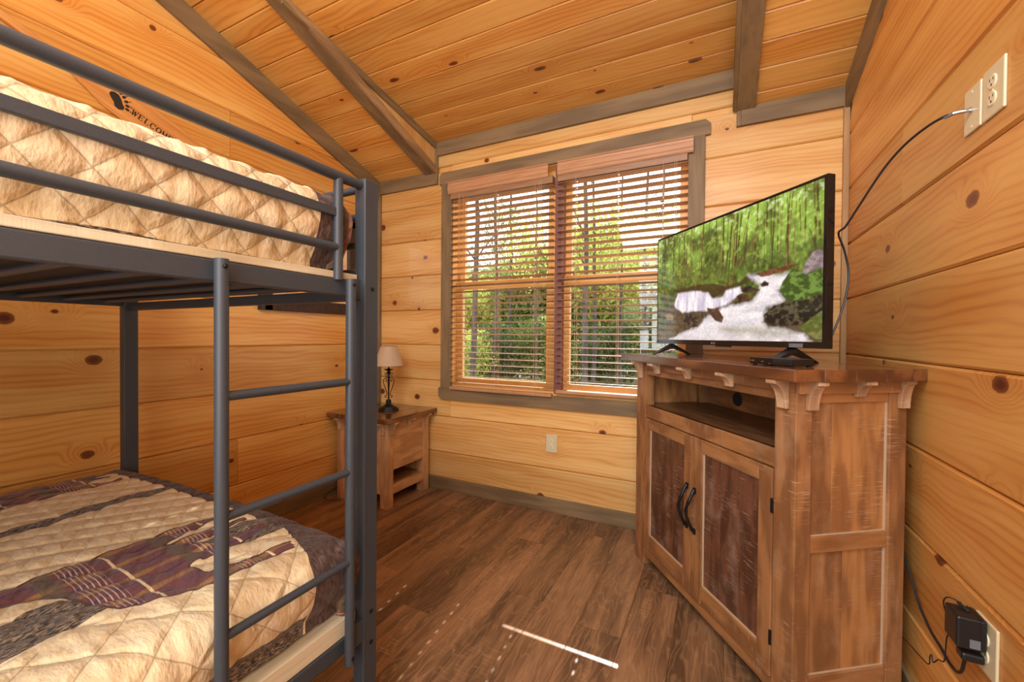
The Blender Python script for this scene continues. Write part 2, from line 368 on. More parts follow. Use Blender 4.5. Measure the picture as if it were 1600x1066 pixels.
# left and right wall boards
buttL = {2: 1.457, 9: 1.414, 4: .2, 6: .1, 11: .9}; buttR = {4: 2.07, 8: .4, 1: .9, 7: 1.9}
for i in range(1, len(JZ) - 1):
    z0, z1 = JZ[i], min(JZ[i + 1], TOPZ); H = z1 - z0
    ya, yb_ = min(D, Pn(z0)), min(D, Pn(z1))
    if ya <= YB + .02 or H < .02: continue
    kink = z0 < ZS < z1
    mw = axes((XL, YB, z0), (0, 1, 0), (0, 0, 1))
    bt = buttL.get(i, None); e0, e1 = ya - YB, yb_ - YB
    if bt is not None and bt < min(ya, yb_) - .1:
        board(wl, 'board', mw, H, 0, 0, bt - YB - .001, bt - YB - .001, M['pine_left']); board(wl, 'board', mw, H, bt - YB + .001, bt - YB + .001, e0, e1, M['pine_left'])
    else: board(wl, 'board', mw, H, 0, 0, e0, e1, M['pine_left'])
    mw = axes((XR, D, z0), (0, -1, 0), (0, 0, 1)); s0, s1 = D - ya, D - yb_; L_ = D - YB
    bt = buttR.get(i, None)
    if bt is not None and D - bt > max(s0, s1) + .1:
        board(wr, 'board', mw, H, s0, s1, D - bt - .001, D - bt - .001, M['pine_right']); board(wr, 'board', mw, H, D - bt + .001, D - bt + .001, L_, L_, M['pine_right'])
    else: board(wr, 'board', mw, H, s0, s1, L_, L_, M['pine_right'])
# ceiling boards
def ceil_rows(x0, x1, ystart, yend, z0, m, pitch, first, butts=True):
    ys = [ystart]; y = first
    while y > yend + .02: ys.append(y); y -= pitch
    ys.append(yend); k = math.sqrt(1 + m * m)
    for j in range(len(ys) - 1):
        H = (ys[j] - ys[j + 1]) * k; z = z0 + m * (D - ys[j])
        mw = axes((x0, ys[j], z), (1, 0, 0), (0, -1, m)); Lx = x1 - x0
        if H < .02: continue
        if butts and Lx > 2.5:
            b = random.uniform(.8, Lx - .8)
            board(cl, 'board', mw, H, 0, 0, b - .001, b - .001, M['pine_ceiling'], c=.005); board(cl, 'board', mw, H, b + .001, b + .001, Lx, Lx, M['pine_ceiling'], c=.005)
        else: board(cl, 'board', mw, H, 0, 0, Lx, Lx, M['pine_ceiling'], c=.005)
ceil_rows(XL, BX0 - .0205, D, JY, ZS, MS, .1335, 2.500); ceil_rows(BX1 + .0205, XR, D, JY, ZS, MS, .1335, 2.504)
ceil_rows(BX0, BX1, D, JY, ZC, MC, .138, 2.566); ceil_rows(XL, XR, JY, YB, ZS, MS, .1335, JY - .1335)
# floor planks
x = XR; col = 0
while x > XL:
    x1 = max(x - .178, XL); off = [0, .62, .25, .95, .42, .8][col % 6] + random.uniform(-.08, .08); y = YB - off
    while y < D:
        a, b = max(y, YB), min(y + 1.22, D)
        if b - a > .03:
            board(fl, 'plank', axes((x, a, 0), (0, 1, 0), (-1, 0, 0)), x - x1, 0, 0, b - a - .001, b - a - .001, M['floor'], th=.007, c=.0012, g=.0003)
        y += 1.22
    x = x1; col += 1
# baseboards
struct(part('baseboard_back', B(XL + .016, XR - .016, D - .016, D, 0, .094), M['trim'], bevel=.002))
struct(part('baseboard_left', B(XL, XL + .016, YB, D, 0, .094), M['trim_y'], bevel=.002))
struct(part('baseboard_right', B(XR - .016, XR, YB, D, 0, .094), M['trim_y'], bevel=.002))
# trims
def ttrim(n, mb, m, bev=.002): return struct(part('trim_%d' % n, mb, M[m], bevel=bev))
TW = .022
ttrim(2, B(XL, BX0 + .0, D - TW, D, ZS - .094, ZS + .004), 'trim'); ttrim(3, B(BX1 + .022, XR, D - TW, D, ZS - .094, ZS + .004), 'trim')
ttrim(4, B(BX0 + .022, BX1, D - TW, D, ZC - .097, ZC + .004), 'trim')
ttrim(5, B(BX0, BX0 + .022, D - TW, D, ZS - .094, ZC + .0), 'trim_z'); ttrim(6, B(BX1, BX1 + .022, D - TW, D, ZS - .094, ZS + .004), 'trim_z')
def slope_trim(x0, x1, ya, yb, z0, m, lo, hi):
    f = lambda y, o: z0 + m * (D - y) + o
    return MB().add([(x0, ya, f(ya, lo)), (x1, ya, f(ya, lo)), (x1, yb, f(yb, lo)), (x0, yb, f(yb, lo)), (x0, ya, f(ya, hi)), (x1, ya, f(ya, hi)), (x1, yb, f(yb, hi)), (x0, yb, f(yb, hi))], FB)
ttrim(7, slope_trim(XL, XL + TW, D - TW, YB, ZS, MS, -.115, .004), 'trim_y')            # gable trims
ttrim(8, slope_trim(XR - TW, XR, D - TW, YB, ZS, MS, -.115, .004), 'trim_y')
ttrim(9, slope_trim(BX0 - .088, BX0 + .0, D - TW, JY - .1, ZS, MS, -.022, 0), 'trim_y')   # flat boards under the bay edges
ttrim(10, slope_trim(BX1 - .0, BX1 + .088, D - TW, JY - .1, ZS, MS, -.022, 0), 'trim_y')
ttrim(11, slope_trim(BX0, BX0 + .02, D - TW, JY - .02, ZS, MS, -.022, .030), 'trim_tan')     # cheek, lower edge
ttrim(12, slope_trim(BX1 - .02, BX1, D - TW, JY - .02, ZS, MS, -.022, .030), 'trim_y')
ttrim(13, slope_trim(BX0, BX0 + .018, D - TW, JY - .02, ZC, MC, -.045, .002), 'trim_y')        # cheek, upper edge
ttrim(14, slope_trim(BX1 - .018, BX1, D - TW, JY - .02, ZC, MC, -.045, .002), 'trim_y')
ttrim(15, B(XL, XL + .024, D - .024, D, .094, ZS - .094), 'trim_z'); ttrim(16, B(XR - .024, XR, D - .024, D, .094, ZS - .094), 'trim_tanz')

# ------------------------------------------------------------------ window
wn = struct(part('window_1', MB().box(WX0, WX0 + .012, D - .002, D + .11, WZ0, WZ1).box(WX1 - .012, WX1, D - .002, D + .11, WZ0, WZ1)
      .box(WX0, WX1, D - .002, D + .11, WZ1 - .012, WZ1).box(WX0, WX1, D - .002, D + .11, WZ0, WZ0 + .02), M['sash']))
def casing(poly, name): return part(name, MB().prism(poly, lambda a, b: (a, D - .02, b), lambda a, b: (a, D, b)), M['trim'], wn, .0015)
casing([(-1.904, 2.308), (-.052, 2.308), (-.052, 2.370), (-.078, 2.396), (-1.880, 2.396), (-1.904, 2.372)], 'head_casing')
casing([(-1.904, .776), (-.052, .776), (-.052, .712), (-.076, .688), (-1.878, .688), (-1.904, .712)], 'apron_casing')
for xa, xb in ((-1.884, -1.790), (-.166, -.079)):
    part('side_casing', B(xa, xb, D - .02, D, .776, 2.308), M['trim_z'], wn, .0015)
part('mullion', B(-.976, -.930, D - .004, D + .11, WZ0 + .02, WZ1 - .012), M['mullion'], wn, .002)
part('stool', B(WX0 + .012, WX1 - .012, D + .0, D + .105, WZ0 + .02, WZ0 + .034), M['sash'], wn, .002)
for (a, b, ga, gb) in ((WX0 + .012, -.976, -1.729, -1.054), (-.930, WX1 - .012, -.885, -.214)):
    for lo in (0, 1):
        y0, y1 = ((D + .075, D + .105) if lo == 0 else (D + .048, D + .074))
        if lo: z0, z1, gz0, gz1 = WZ0 + .034, 1.575, .853, 1.520
        else: z0, z1, gz0, gz1 = 1.520, WZ1 - .012, 1.572, 2.255
        s = part('sash', MB().box(a, ga, y0, y1, z0, z1).box(gb, b, y0, y1, z0, z1), M['sash_z'], wn, .003)
        part('sash_rail', B(ga, gb, y0, y1, z0, gz0), M['sash'], s, .003); part('sash_rail', B(ga, gb, y0, y1, gz1, z1), M['sash'], s, .003)
        part('pane', B(ga - .004, gb + .004, (y0 + y1) / 2 - .002, (y0 + y1) / 2 + .002, gz0 - .004, gz1 + .004), M['glass'], s)

# ------------------------------------------------------------------ blinds
def slat_mesh(L, holes):
    xs = [-L / 2]; cells = []
    for h in holes: xs += [h - .004, h + .004]
    xs.append(L / 2); ys = [-.027, -.0095, .0095, .027]; cz = [0, .0022, .0022, 0]; th = .0028
    v = []; f = []; nx = len(xs)
    for s_ in (0, 1):
        for i, X in enumerate(xs):
            for j, Y in enumerate(ys): v.append((X, Y, cz[j] + (th if s_ else 0)))
    idx = lambda s_, i, j: s_ * nx * 4 + i * 4 + j
    for i in range(nx - 1):
        for j in range(3):
            if j == 1 and i % 2 == 1: # slot
                for (p_, q_) in (((i, j), (i + 1, j)), ((i + 1, j), (i + 1, j + 1)), ((i + 1, j + 1), (i, j + 1)), ((i, j + 1), (i, j))):
                    f.append((idx(0, *p_), idx(0, *q_), idx(1, *q_), idx(1, *p_)))
                continue
            f.append((idx(1, i, j), idx(1, i + 1, j), idx(1, i + 1, j + 1), idx(1, i, j + 1))); f.append((idx(0, i, j), idx(0, i, j + 1), idx(0, i + 1, j + 1), idx(0, i + 1, j)))
        f.append((idx(0, i, 0), idx(0, i + 1, 0), idx(1, i + 1, 0), idx(1, i, 0))); f.append((idx(0, i, 3), idx(1, i, 3), idx(1, i + 1, 3), idx(0, i + 1, 3)))
    for i in (0, nx - 1):
        for j in range(3): f.append((idx(0, i, j), idx(0, i, j + 1), idx(1, i, j + 1), idx(1, i, j)))
    m = MB(); m.add(v, f); me = m.mesh('slat'); me.materials.append(M['slat']); return me
def blind(name, label, x0, x1, holes, pitch, zlow, zrail, ztop, vx0, vx1, tassels, tiltdir):
    cx = (x0 + x1) / 2; yb = D - .012
    bl = thing(name, label, 'blind', (cx, yb, zrail), 0, 'wooden slat blinds in the double window')
    me = slat_mesh(x1 - x0, [h - cx for h in holes]); z = zlow; n = 0
    while z < ztop:
        o = bpy.data.objects.new('slat', me); C.objects.link(o); o.parent = bl; o.location = (0, 0, z - zrail)
        o.rotation_euler = (R(-4.5 + (random.uniform(-.6, .6) if n else 0)), R(random.uniform(-.08, .08) if n else 0), 0); z += pitch; n += 1
    part('bottom_rail', B(x0 - cx, x1 - cx, -.027, .024, -.0, .024), M['valance'], bl, .006)
    vz0, vz1 = 2.216 - zrail, 2.302 - zrail; yv = -.040
    prof = [(yv + .010, vz0), (yv + .004, vz0 + .008), (yv + .004, vz0 + .022), (yv, vz0 + .028), (yv, vz0 + .056), (yv + .004, vz0 + .062), (yv + .003, vz1 - .012), (yv - .004, vz1 - .004), (yv - .004, vz1), (yv + .010, vz1)]
    part('valance', MB().prism(prof, lambda a, b: (vx0 - cx, a, b), lambda a, b: (vx1 - cx, a, b)), M['valance'], bl)
    part('headrail', B(x0 - cx + .003, x1 - cx - .003, -.026, .026, 2.178 - zrail, 2.226 - zrail), M['slat'], bl, .002)
    for h in holes:
        part('ladder_cord', MB().tube([(h - cx, -.030, .0), (h - cx, -.030, 2.19 - zrail)], .0009, 5).tube([(h - cx, .028, .0), (h - cx, .028, 2.19 - zrail)], .0009, 5)
             .tube([(h - cx + .002, 0, .0), (h - cx + .002, 0, 2.19 - zrail)], .0008, 5), M['cord'], bl)
    for (tx, tz) in tassels:
        p_ = part('pull_cord', MB().tube([(tx - cx, -.034, tz + .03 - zrail), (tx - cx, -.034, 2.2 - zrail)], .0010, 5), M['cord'], bl)
        part('tassel', MB().lathe([(.002, 0), (.007, .003), (.006, .012), (.003, .03), (.0015, .034)], (tx - cx, -.034, tz - zrail), 10), M['slat'], p_)
    return bl
blind('window_blind', 'left wooden blind, its bottom rail hanging down over the brown window casing', -1.792, -.981, [-1.674, -1.401, -1.106], .0446, .822, .768, 2.17, -1.806, -1.012, [(-1.71, 1.735), (-1.70, 1.585), (-1.075, 1.72), (-1.06, 1.715)], 1)
blind('window_blind', 'right wooden blind, partly hidden by the television', -.953, -.166, [-.824, -.558, -.298], .0446, .871, .796, 2.17, -.947, -.138, [(-.235, 1.55), (-.225, 1.545)], 1)

# ------------------------------------------------------------------ bunk bed
bx = -.882; by = .851
bunk = thing('bunk_bed', 'dark grey metal bunk bed with a ladder on its open side', 'bed', (-1.6, -.1, 0))
bo = Vector((1.6, .1, 0))
def bp(name, mb, mat='metal', bevel=0, smooth=False, parent=None, label=None):
    mb.v = [tuple(Vector(v) + bo) for v in mb.v]
    return part(name, mb, M[mat], bunk if parent is None else parent, bevel, smooth, label=label)
XW = -2.326; YS = -1.12
for (x0, x1, y0, y1) in ((-.922, bx, by, by + .05), (XW, XW + .041, by, by + .05), (-.922, bx, YS, YS + .05), (XW, XW + .041, YS, YS + .05)):
    pst = bp('post', B(x0, x1, y0, y1, 0, 1.606), bevel=.003)
    if y0 > 0 and x1 == bx:
        for z_ in (.378, .289, 1.30): bp('bolt', MB().lathe([(.006, 0), (.006, .0025), (.003, .004)], (x1 - .001, y0 + .028, z_), 10, 'x'), 'bolt', parent=pst)
XRL = -.902
rail = bp('side_rail', B(XRL - .022, XRL, YS + .05, by, 1.275, 1.318), bevel=.003, label='upper side rail of the open side')
bp('side_rail', B(XW + .01, XW + .032, YS + .05, by, 1.285, 1.325), bevel=.003)
bp('rail_bracket', B(XRL - .012, XRL + .003, by - .02, by + .004, 1.268, 1.325), bevel=.002)
bp('side_rail', B(XRL - .022, XRL, YS + .05, by, .300, .342), bevel=.003); bp('side_rail', B(XW + .01, XW + .032, YS + .05, by, .300, .342), bevel=.003)
bp('rail_bracket', B(XRL - .004, XRL + .016, by - .03, by + .004, .305, .368), bevel=.002)
bp('guard_rail', MB().tube([(XRL, YS + .03, 1.580), (XRL, by - .05, 1.588), (XRL, by + .01, 1.590)], .0135, 16), smooth=True)
bp('guard_rail', B(XRL - .006, XRL + .006, YS + .05, .775, 1.480, 1.503), bevel=.002, label='flat middle guard rail')
bp('guard_rail', MB().tube([(XRL, YS + .05, 1.397), (XRL, .775, 1.400)], .0115, 14), smooth=True)
bp('guard_post', MB().tube([(XRL, .777, 1.315), (XRL, .777, 1.592)], .0125, 16), smooth=True)
bp('guard_post', MB().tube([(XRL, -.6, 1.315), (XRL, -.6, 1.584)], .0125, 16), smooth=True)
for z_ in (1.590, 1.400): bp('guard_rail', MB().tube([(XW + .02, YS + .03, z_), (XW + .02, by + .01, z_)], .0115, 12), smooth=True)
for yy in (by + .025, YS + .025):
    for z_ in (1.588, 1.508, 1.430, 1.350): bp('end_rail', MB().tube([(XW + .03, yy, z_), (-.915, yy, z_)], .0110, 12), smooth=True)
    bp('end_rail', B(XW + .03, -.915, yy - .01, yy + .012, 1.268, 1.300), bevel=.002, label='flat end rail'); bp('end_rail', B(XW + .03, -.915, yy - .01, yy + .012, .300, .342), bevel=.002)
    for z_ in (.62, .80): 
        if yy < 0: bp('end_rail', MB().tube([(XW + .03, yy, z_), (-.915, yy, z_)], .0110, 12), smooth=True)
for k in range(16):
    yy = .79 - k * .118
    if yy < YS + .06: break
    bp('slat_tube', MB().tube([(XW + .03, yy, 1.304), (XRL - .02, yy, 1.300)], .0095, 10), smooth=True); bp('slat_tube', MB().tube([(XW + .03, yy, .330), (XRL - .02, yy, .330)], .0095, 10), smooth=True)
# ladder
XD = -.880
for yy in (.478, .800):
    lr = bp('ladder_rail', MB().tube([(XD, yy, .283), (XD, yy, 1.318)], .0128, 18), smooth=True)
    bp('bolt', MB().lathe([(.005, 0), (.005, .0025), (.002, .0045)], (XD + .0125, yy, 1.303), 10, 'x'), 'bolt', parent=lr)
    bp('bolt', MB().lathe([(.005, 0), (.005, .0025), (.002, .0045)], (XD + .0125, yy, .300), 10, 'x'), 'bolt', parent=lr)
for z_ in (1.045, .803, .561): bp('ladder_rung', MB().tube([(XD, .478, z_), (XD, .800, z_)], .0098, 14), smooth=True)
M['under'] = plain('dark brown dust cloth', lin(74, 66, 60), .9)
# mattress bases
bb = part('bed_base', B(XW + .034, XRL - .004, YS + .06, by - .005, 1.320, 1.338), M['base_wood'], bevel=.002); part('underside_cloth', B(XW + .04, XRL - .024, YS + .07, by - .01, 1.316, 1.320), M['under'], bb)
tag(bb, 'pale plywood board under the top mattress of the bunk bed', 'mattress base')
tag(part('bed_base', B(XW + .034, XRL - .006, YS + .06, by - .005, .343, .392), M['base_wood'], bevel=.002), 'pale wooden base under the lower mattress of the bunk bed', 'mattress base')

# quilts
POLY = dict(
 tweed=[[(-1.79, -1.0), (-1.788, .395), (-1.785, .467), (-1.802, .569), (-1.807, .683), (-1.785, .790), (-1.745, .792), (-1.739, .744), (-1.75, .667), (-1.736, .549), (-1.730, .466), (-1.734, -1.0)],
  [(-1.209, -.1), (-1.222, .269), (-1.240, .305), (-1.238, .323), (-1.229, .353), (-1.193, .385), (-1.120, .392), (-1.110, .356), (-1.106, .31), (-1.095, .265), (-1.08, -.1)],
  [(-1.218, .569), (-1.232, .643), (-1.247, .676), (-1.264, .747), (-1.23, .800), (-1.128, .799), (-1.129, .729), (-1.146, .66), (-1.154, .602), (-1.177, .556)],
  [(-2.26, .60), (-2.25, .80), (-2.19, .80), (-2.20, .62)]],
 plaid=[[(-1.366, -.1), (-1.375, .301), (-1.382, .347), (-1.380, .422), (-1.388, .488), (-1.375, .555), (-1.299, .575), (-1.183, .645), (-1.150, .549), (-1.054, .550), (-1.024, .535), (-1.038, .500), (-1.056, .463), (-1.076, .427), (-1.095, .400), (-1.142, .384), (-1.234, .362), (-1.276, .335), (-1.297, .286), (-1.297, -.1)],
  [(-1.38, .52), (-1.392, .602), (-1.380, .666), (-1.367, .735), (-1.352, .741), (-1.340, .651), (-1.320, .605), (-1.305, .52)],
  [(-1.305, .54), (-1.301, .615), (-1.296, .685), (-1.291, .765), (-1.280, .775), (-1.264, .700), (-1.25, .615), (-1.240, .54)],
  [(-1.075, .53), (-1.055, .618), (-1.050, .685), (-1.027, .765), (-.992, .752), (-1.010, .681), (-1.018, .604), (-1.020, .530)],
  [(-1.145, .58), (-1.152, .682), (-1.168, .757), (-1.190, .787), (-1.204, .745), (-1.195, .681), (-1.200, .58)],
  [(-2.36, -.5), (-2.36, .60), (-2.28, .70), (-2.21, .70), (-2.165, .76), (-2.10, .62), (-2.075, .790), (-2.050, .79), (-2.04, .591), (-2.030, .45), (-2.0, -.5)],
  [(-1.62, -1.1), (-1.62, .02), (-1.50, .1), (-1.45, -.1), (-1.45, -1.1)]])
def sdist(P, poly):
    poly = np.array(poly); n = len(poly); d = np.full(len(P), 1e9); ins = np.zeros(len(P), bool)
    for i in range(n):
        a, b = poly[i], poly[(i + 1) % n]; e = b - a; w_ = P - a
        t_ = np.clip((w_ @ e) / (e @ e), 0, 1); d = np.minimum(d, np.hypot(*(w_ - t_[:, None] * e).T))
        c1 = (a[1] > P[:, 1]) != (b[1] > P[:, 1]); xx = (b[0] - a[0]) * (P[:, 1] - a[1]) / (b[1] - a[1] + 1e-12) + a[0]
        ins ^= c1 & (P[:, 0] < xx)
    return np.where(ins, d, -d)
def vnoise(x, y, seed=0):
    g = np.random.default_rng(seed).random((64, 64)); xi = np.floor(x).astype(int); yi = np.floor(y).astype(int); fx = x - xi; fy = y - yi
    fx = fx * fx * (3 - 2 * fx); fy = fy * fy * (3 - 2 * fy); G = lambda i, j: g[i % 64, j % 64]
    return (G(xi, yi) * (1 - fx) + G(xi + 1, yi) * fx) * (1 - fy) + (G(xi, yi + 1) * (1 - fx) + G(xi + 1, yi + 1) * fx) * fy

t = NT('patchwork quilt', .9); q = t.sep(t.attr('cloth', 'Vector')); cl2 = t.comb(q[0], q[1], 0)
n1 = t.noise(t.vec('MULTIPLY', cl2, (9, 30, 1)), 1, 3, .6); n2 = t.noise(cl2, 60, 2)
cream = t.mix(t.map(n1, .35, .7), lin(240, 216, 174), lin(226, 194, 144)); cream = t.mix(t.math('MULTIPLY', t.map(n2, .5, .8), .2), cream, lin(190, 150, 100))
tw = t.noise(t.vec('MULTIPLY', cl2, (330, 75, 1)), 1, 3, .6); tweed = t.mix(t.map(tw, .46, .56), lin(48, 42, 38), lin(150, 126, 100))
bw = t.noise(t.vec('MULTIPLY', cl2, (60, 190, 1)), 1, 2); brown = t.mix(t.map(bw, .4, .65), lin(98, 72, 60), lin(62, 43, 38))
def band(coord, period, off, width):
    f_ = t.math('FRACT', t.math('ADD', t.math('DIVIDE', coord, period), off)); return t.math('LESS_THAN', f_, width)
pl = t.mix(t.noise(cl2, 25, 2), lin(124, 68, 62), lin(96, 54, 64))
pl = t.mix(t.math('MULTIPLY', band(q[0], .085, .30, .20), .8), pl, lin(158, 112, 58))
pl = t.mix(t.math('MULTIPLY', band(q[0], .085, .80, .07), .8), pl, lin(50, 46, 84))
pl = t.mix(t.math('MULTIPLY', band(q[1], .215, .42, .16), .55), pl, lin(92, 88, 58))
pl = t.mix(t.math('MULTIPLY', t.math('MULTIPLY', band(q[1], .215, .22, .24), band(q[1], .0085, 0, .28)), .7), pl, lin(214, 186, 156))
pl = t.mix(band(q[1], .215, .86, .028), pl, lin(232, 206, 160))
sp, st, sb_ = t.attr('sd_plaid'), t.attr('sd_tweed'), t.attr('sd_brown'); wtp = t.attr('wtop'); SPS = t.attr('sps')
def near(c_, s_):
    k_ = t.math('FRACT', t.math('DIVIDE', c_, s_)); return t.math('MULTIPLY', t.math('MINIMUM', k_, t.math('SUBTRACT', 1, k_)), s_)
jx = t.math('MULTIPLY_ADD', t.noise(cl2, 22, 2), .008, q[0]); jy = t.math('MULTIPLY_ADD', t.noise(cl2, 19, 2), .008, q[1])
dA = t.math('MINIMUM', near(t.math('MULTIPLY', t.math('ADD', jx, jy), .7071), SPS), near(t.math('MULTIPLY', t.math('SUBTRACT', jx, jy), .7071), SPS))
dB = t.math('MINIMUM', near(t.math('ADD', t.math('MULTIPLY', jx, .55), t.math('MULTIPLY', jy, .83)), .046), near(t.math('SUBTRACT', t.math('MULTIPLY', jx, .83), t.math('MULTIPLY', jy, .55)), .046 * 1.6))
dq = t.math('ADD', t.math('MULTIPLY', dB, wtp), t.math('MULTIPLY', dA, t.math('SUBTRACT', 1, wtp)))
sq = t.map(dq, .0022, .0006)
c = t.mix(t.math('GREATER_THAN', st, 0), cream, tweed); c = t.mix(t.math('GREATER_THAN', sb_, 0), c, brown)
c = t.mix(t.math('GREATER_THAN', sp, 0), c, pl); c = t.mix(t.math('LESS_THAN', t.math('ABSOLUTE', sp), .0028), c, lin(84, 50, 42))
c = t.mix(t.math('MULTIPLY', sq, t.math('MULTIPLY_ADD', wtp, -.40, .75)), c, t.mix(.6, c, lin(96, 62, 28)))
pf = t.map(dq, 0, .012); t.bump(t.math('ADD', t.math('ADD', t.math('MULTIPLY', n1, .6), t.math('MULTIPLY', pf, .8)), t.noise(t.vec('MULTIPLY', cl2, (70, 130, 1)), 1, 3)), .6, .005); t.color(c)
t.b.inputs['Sheen Weight'].default_value = .15; M['quilt'] = t.m

def quilt(name, label, xw, xe, yf, ys, zt, dropE, dropF, r, top_pattern, seed, hemwave, bulge):
    W = xe - xw; rr = r
    def axis(lo, hi, fine0, st=.0065):
        a = [lo]
        while a[-1] < hi: a.append(a[-1] + (st if a[-1] > fine0 else .03))
        return np.array(a)
    a = axis(-.13, W + dropE, .10 if top_pattern else W - .35, .0068); b = axis(0, (yf - ys) + dropF, (yf - ys) - .75, .0068)
    A, Bm = np.meshgrid(a, b, indexing='ij')
    def fold(s):
        arc = rr * math.pi / 2
        ox = np.where(s < 0, s, np.where(s < arc, rr * np.sin(np.clip(s, 0, arc) / rr), rr))
        dz = np.where(s < 0, 0, np.where(s < arc, rr * (1 - np.cos(np.clip(s, 0, arc) / rr)), rr + (s - arc))); return ox, dz
    oe, de = fold(A - (W - rr)); ow, dw = fold(rr - A); of, df = fold(Bm - ((yf - ys) - rr))
    X = np.where(A > W / 2, xe - rr + oe, xw + rr - ow); Y = yf - rr + of
    dx = np.where(A > W / 2, de, dw); dx = np.where(A < W / 2, np.minimum(dx, .13), dx)
    drop = (dx ** 3 + df ** 3 + 1e-12) ** (1 / 3)
    Z = zt - drop
    # crowned top and bulging side
    u = np.clip((A - 0) / W, 0, 1); Z += (.018 if top_pattern else .004) * np.sin(np.pi * u) * np.clip(1 - df / .05, 0, 1)
    side = np.clip((dx - rr * .5) / .06, 0, 1) * (A > W / 2); sidef = np.clip((df - rr * .5) / .06, 0, 1)
    tt = np.clip(drop / max(dropE, .01), 0, 1)
    X += side * bulge * np.sin(np.pi * np.clip(tt, 0, 1)); X -= side * .035 * tt ** 2; Y += sidef * bulge * .6 * np.sin(np.pi * tt); Y -= sidef * .05 * tt ** 2
    cx_, cy_ = xw + A, ys + Bm                                   # cloth coordinates
    # stitches
    sp1 = .092 if top_pattern else .062; dd = lambda c, s_: np.abs((c / s_) % 1 - .5) * s_
    s1 = np.minimum(sp1 / 2 - dd((cx_ + cy_) * .7071, sp1), sp1 / 2 - dd((cx_ - cy_) * .7071, sp1)) 
    sp2 = .046; s2 = np.minimum(sp2 / 2 - dd((cx_ * .55 + cy_ * .83), sp2), sp2 / 2 - dd((cx_ * .83 - cy_ * .55), sp2 * 1.6))
    wtop = np.clip((W - .16 - A) / .02, 0, 1) if top_pattern else 0 * A
    s_ = np.where(wtop > .5, s2, s1)
    puff = 1 - np.exp(-s_ / .010); amp = np.where(wtop > .5, .0020, .0048)
    wr_ = np.where(wtop > .5, .4, 1.0); h = puff * amp + wr_ * .006 * (vnoise(cx_ * 9 + cy_ * 3, cy_ * 62, seed) - .5) + .005 * (vnoise(cx_ * 5, cy_ * 7, seed + 1) - .5) + .0035 * (vnoise(cx_ * 60, cy_ * 55, seed + 3) - .5)
    P = np.stack([X, Y, Z], -1); du = np.gradient(P, axis=0); dv = np.gradient(P, axis=1); N = np.cross(du, dv); N /= np.linalg.norm(N, axis=-1, keepdims=True) + 1e-9
    P = P + N * h[..., None]
    hem = hemwave * (vnoise(cx_ * 0 + cy_ * 6, cy_ * 0, seed + 2) - .3) * np.clip((drop - dropE * .6) / (dropE * .4), 0, 1); P[..., 2] += hem
    na, nb = len(a), len(b)
    idx = np.arange(na * nb).reshape(na, nb); F_ = np.stack([idx[:-1, :-1], idx[1:, :-1], idx[1:, 1:], idx[:-1, 1:]], -1).reshape(-1, 4)
    me = bpy.data.meshes.new(name); V = P.reshape(-1, 3).astype('f')
    me.vertices.add(len(V)); me.vertices.foreach_set('co', V.ravel()); me.loops.add(F_.size); me.loops.foreach_set('vertex_index', F_.ravel().astype('i'))
    me.polygons.add(len(F_)); me.polygons.foreach_set('loop_start', np.arange(0, F_.size, 4, dtype='i')); me.polygons.foreach_set('loop_total', np.full(len(F_), 4, 'i'))
    me.update(); me.polygons.foreach_set('use_smooth', np.ones(len(F_), bool))
    at = me.attributes.new('cloth', 'FLOAT_VECTOR', 'POINT'); at.data.foreach_set('vector', np.stack([cx_, cy_, 0 * cx_], -1).reshape(-1).astype('f'))
    Q = np.stack([cx_.ravel(), cy_.ravel()], -1)
    sdp = np.full(len(Q), -1.); sdt = np.full(len(Q), -1.)
    if top_pattern:
        for p_ in POLY['plaid']: sdp = np.maximum(sdp, sdist(Q, p_))
        for p_ in POLY['tweed']: sdt = np.maximum(sdt, sdist(Q, p_))
    ft_ = np.clip((cx_ + 1.12) / .2, 0, 1); footb = (cy_ - ((yf - .080 - .071 * ft_) if top_pattern else yf - .105)).ravel(); sdb = footb.copy()
    sdp = np.where(footb > -.01, -1, sdp); pe = (cy_ - (yf + (.012 if top_pattern else -.012))).ravel(); pe = np.where(cx_.ravel() > -1.0, pe, (cy_ - yf - .14).ravel()); sdp = np.maximum(sdp, pe)
    hemt = (A - (W + dropE - (.055 if top_pattern else .012))).ravel() + .006 * (vnoise(cx_ * 3, cy_ * 9, 5).ravel() - .5); sdt = np.maximum(sdt, np.where(footb < .0, hemt, -1))
    for nm, ar in (('sd_plaid', sdp), ('sd_tweed', sdt), ('sd_brown', sdb), ('wtop', wtop.ravel()), ('sps', np.full(A.size, sp1))):
        at = me.attributes.new(nm, 'FLOAT', 'POINT'); at.data.foreach_set('value', ar.astype('f'))
    o = link(name, me, M['quilt']); return tag(o, label, 'quilt')
M['mat_white'] = plain('mattress ticking', lin(220, 214, 200), .9)
tag(part('mattress', B(XW + .06, -.985, YS + .09, by - .085, .393, .560), M['mat_white'], bevel=.03), 'lower bunk mattress hidden under the patchwork quilt', 'mattress')
tag(part('mattress', B(XW + .06, -.985, YS + .09, by - .095, 1.339, 1.49), M['mat_white'], bevel=.03), 'top bunk mattress hidden under the beige diamond quilt', 'mattress')
quilt('quilt', 'beige quilt with plum plaid patches and a dark border on the lower bunk', XW + .03, -.908, .862, YS + .06, .596, .165, .17, .06, True, 11, .012, .016)
quilt('quilt', 'beige diamond stitched quilt behind the guard rails of the top bunk', XW + .03, -.918, .835, YS + .06, 1.549, .190, .17, .06, False, 21, .012, .010)

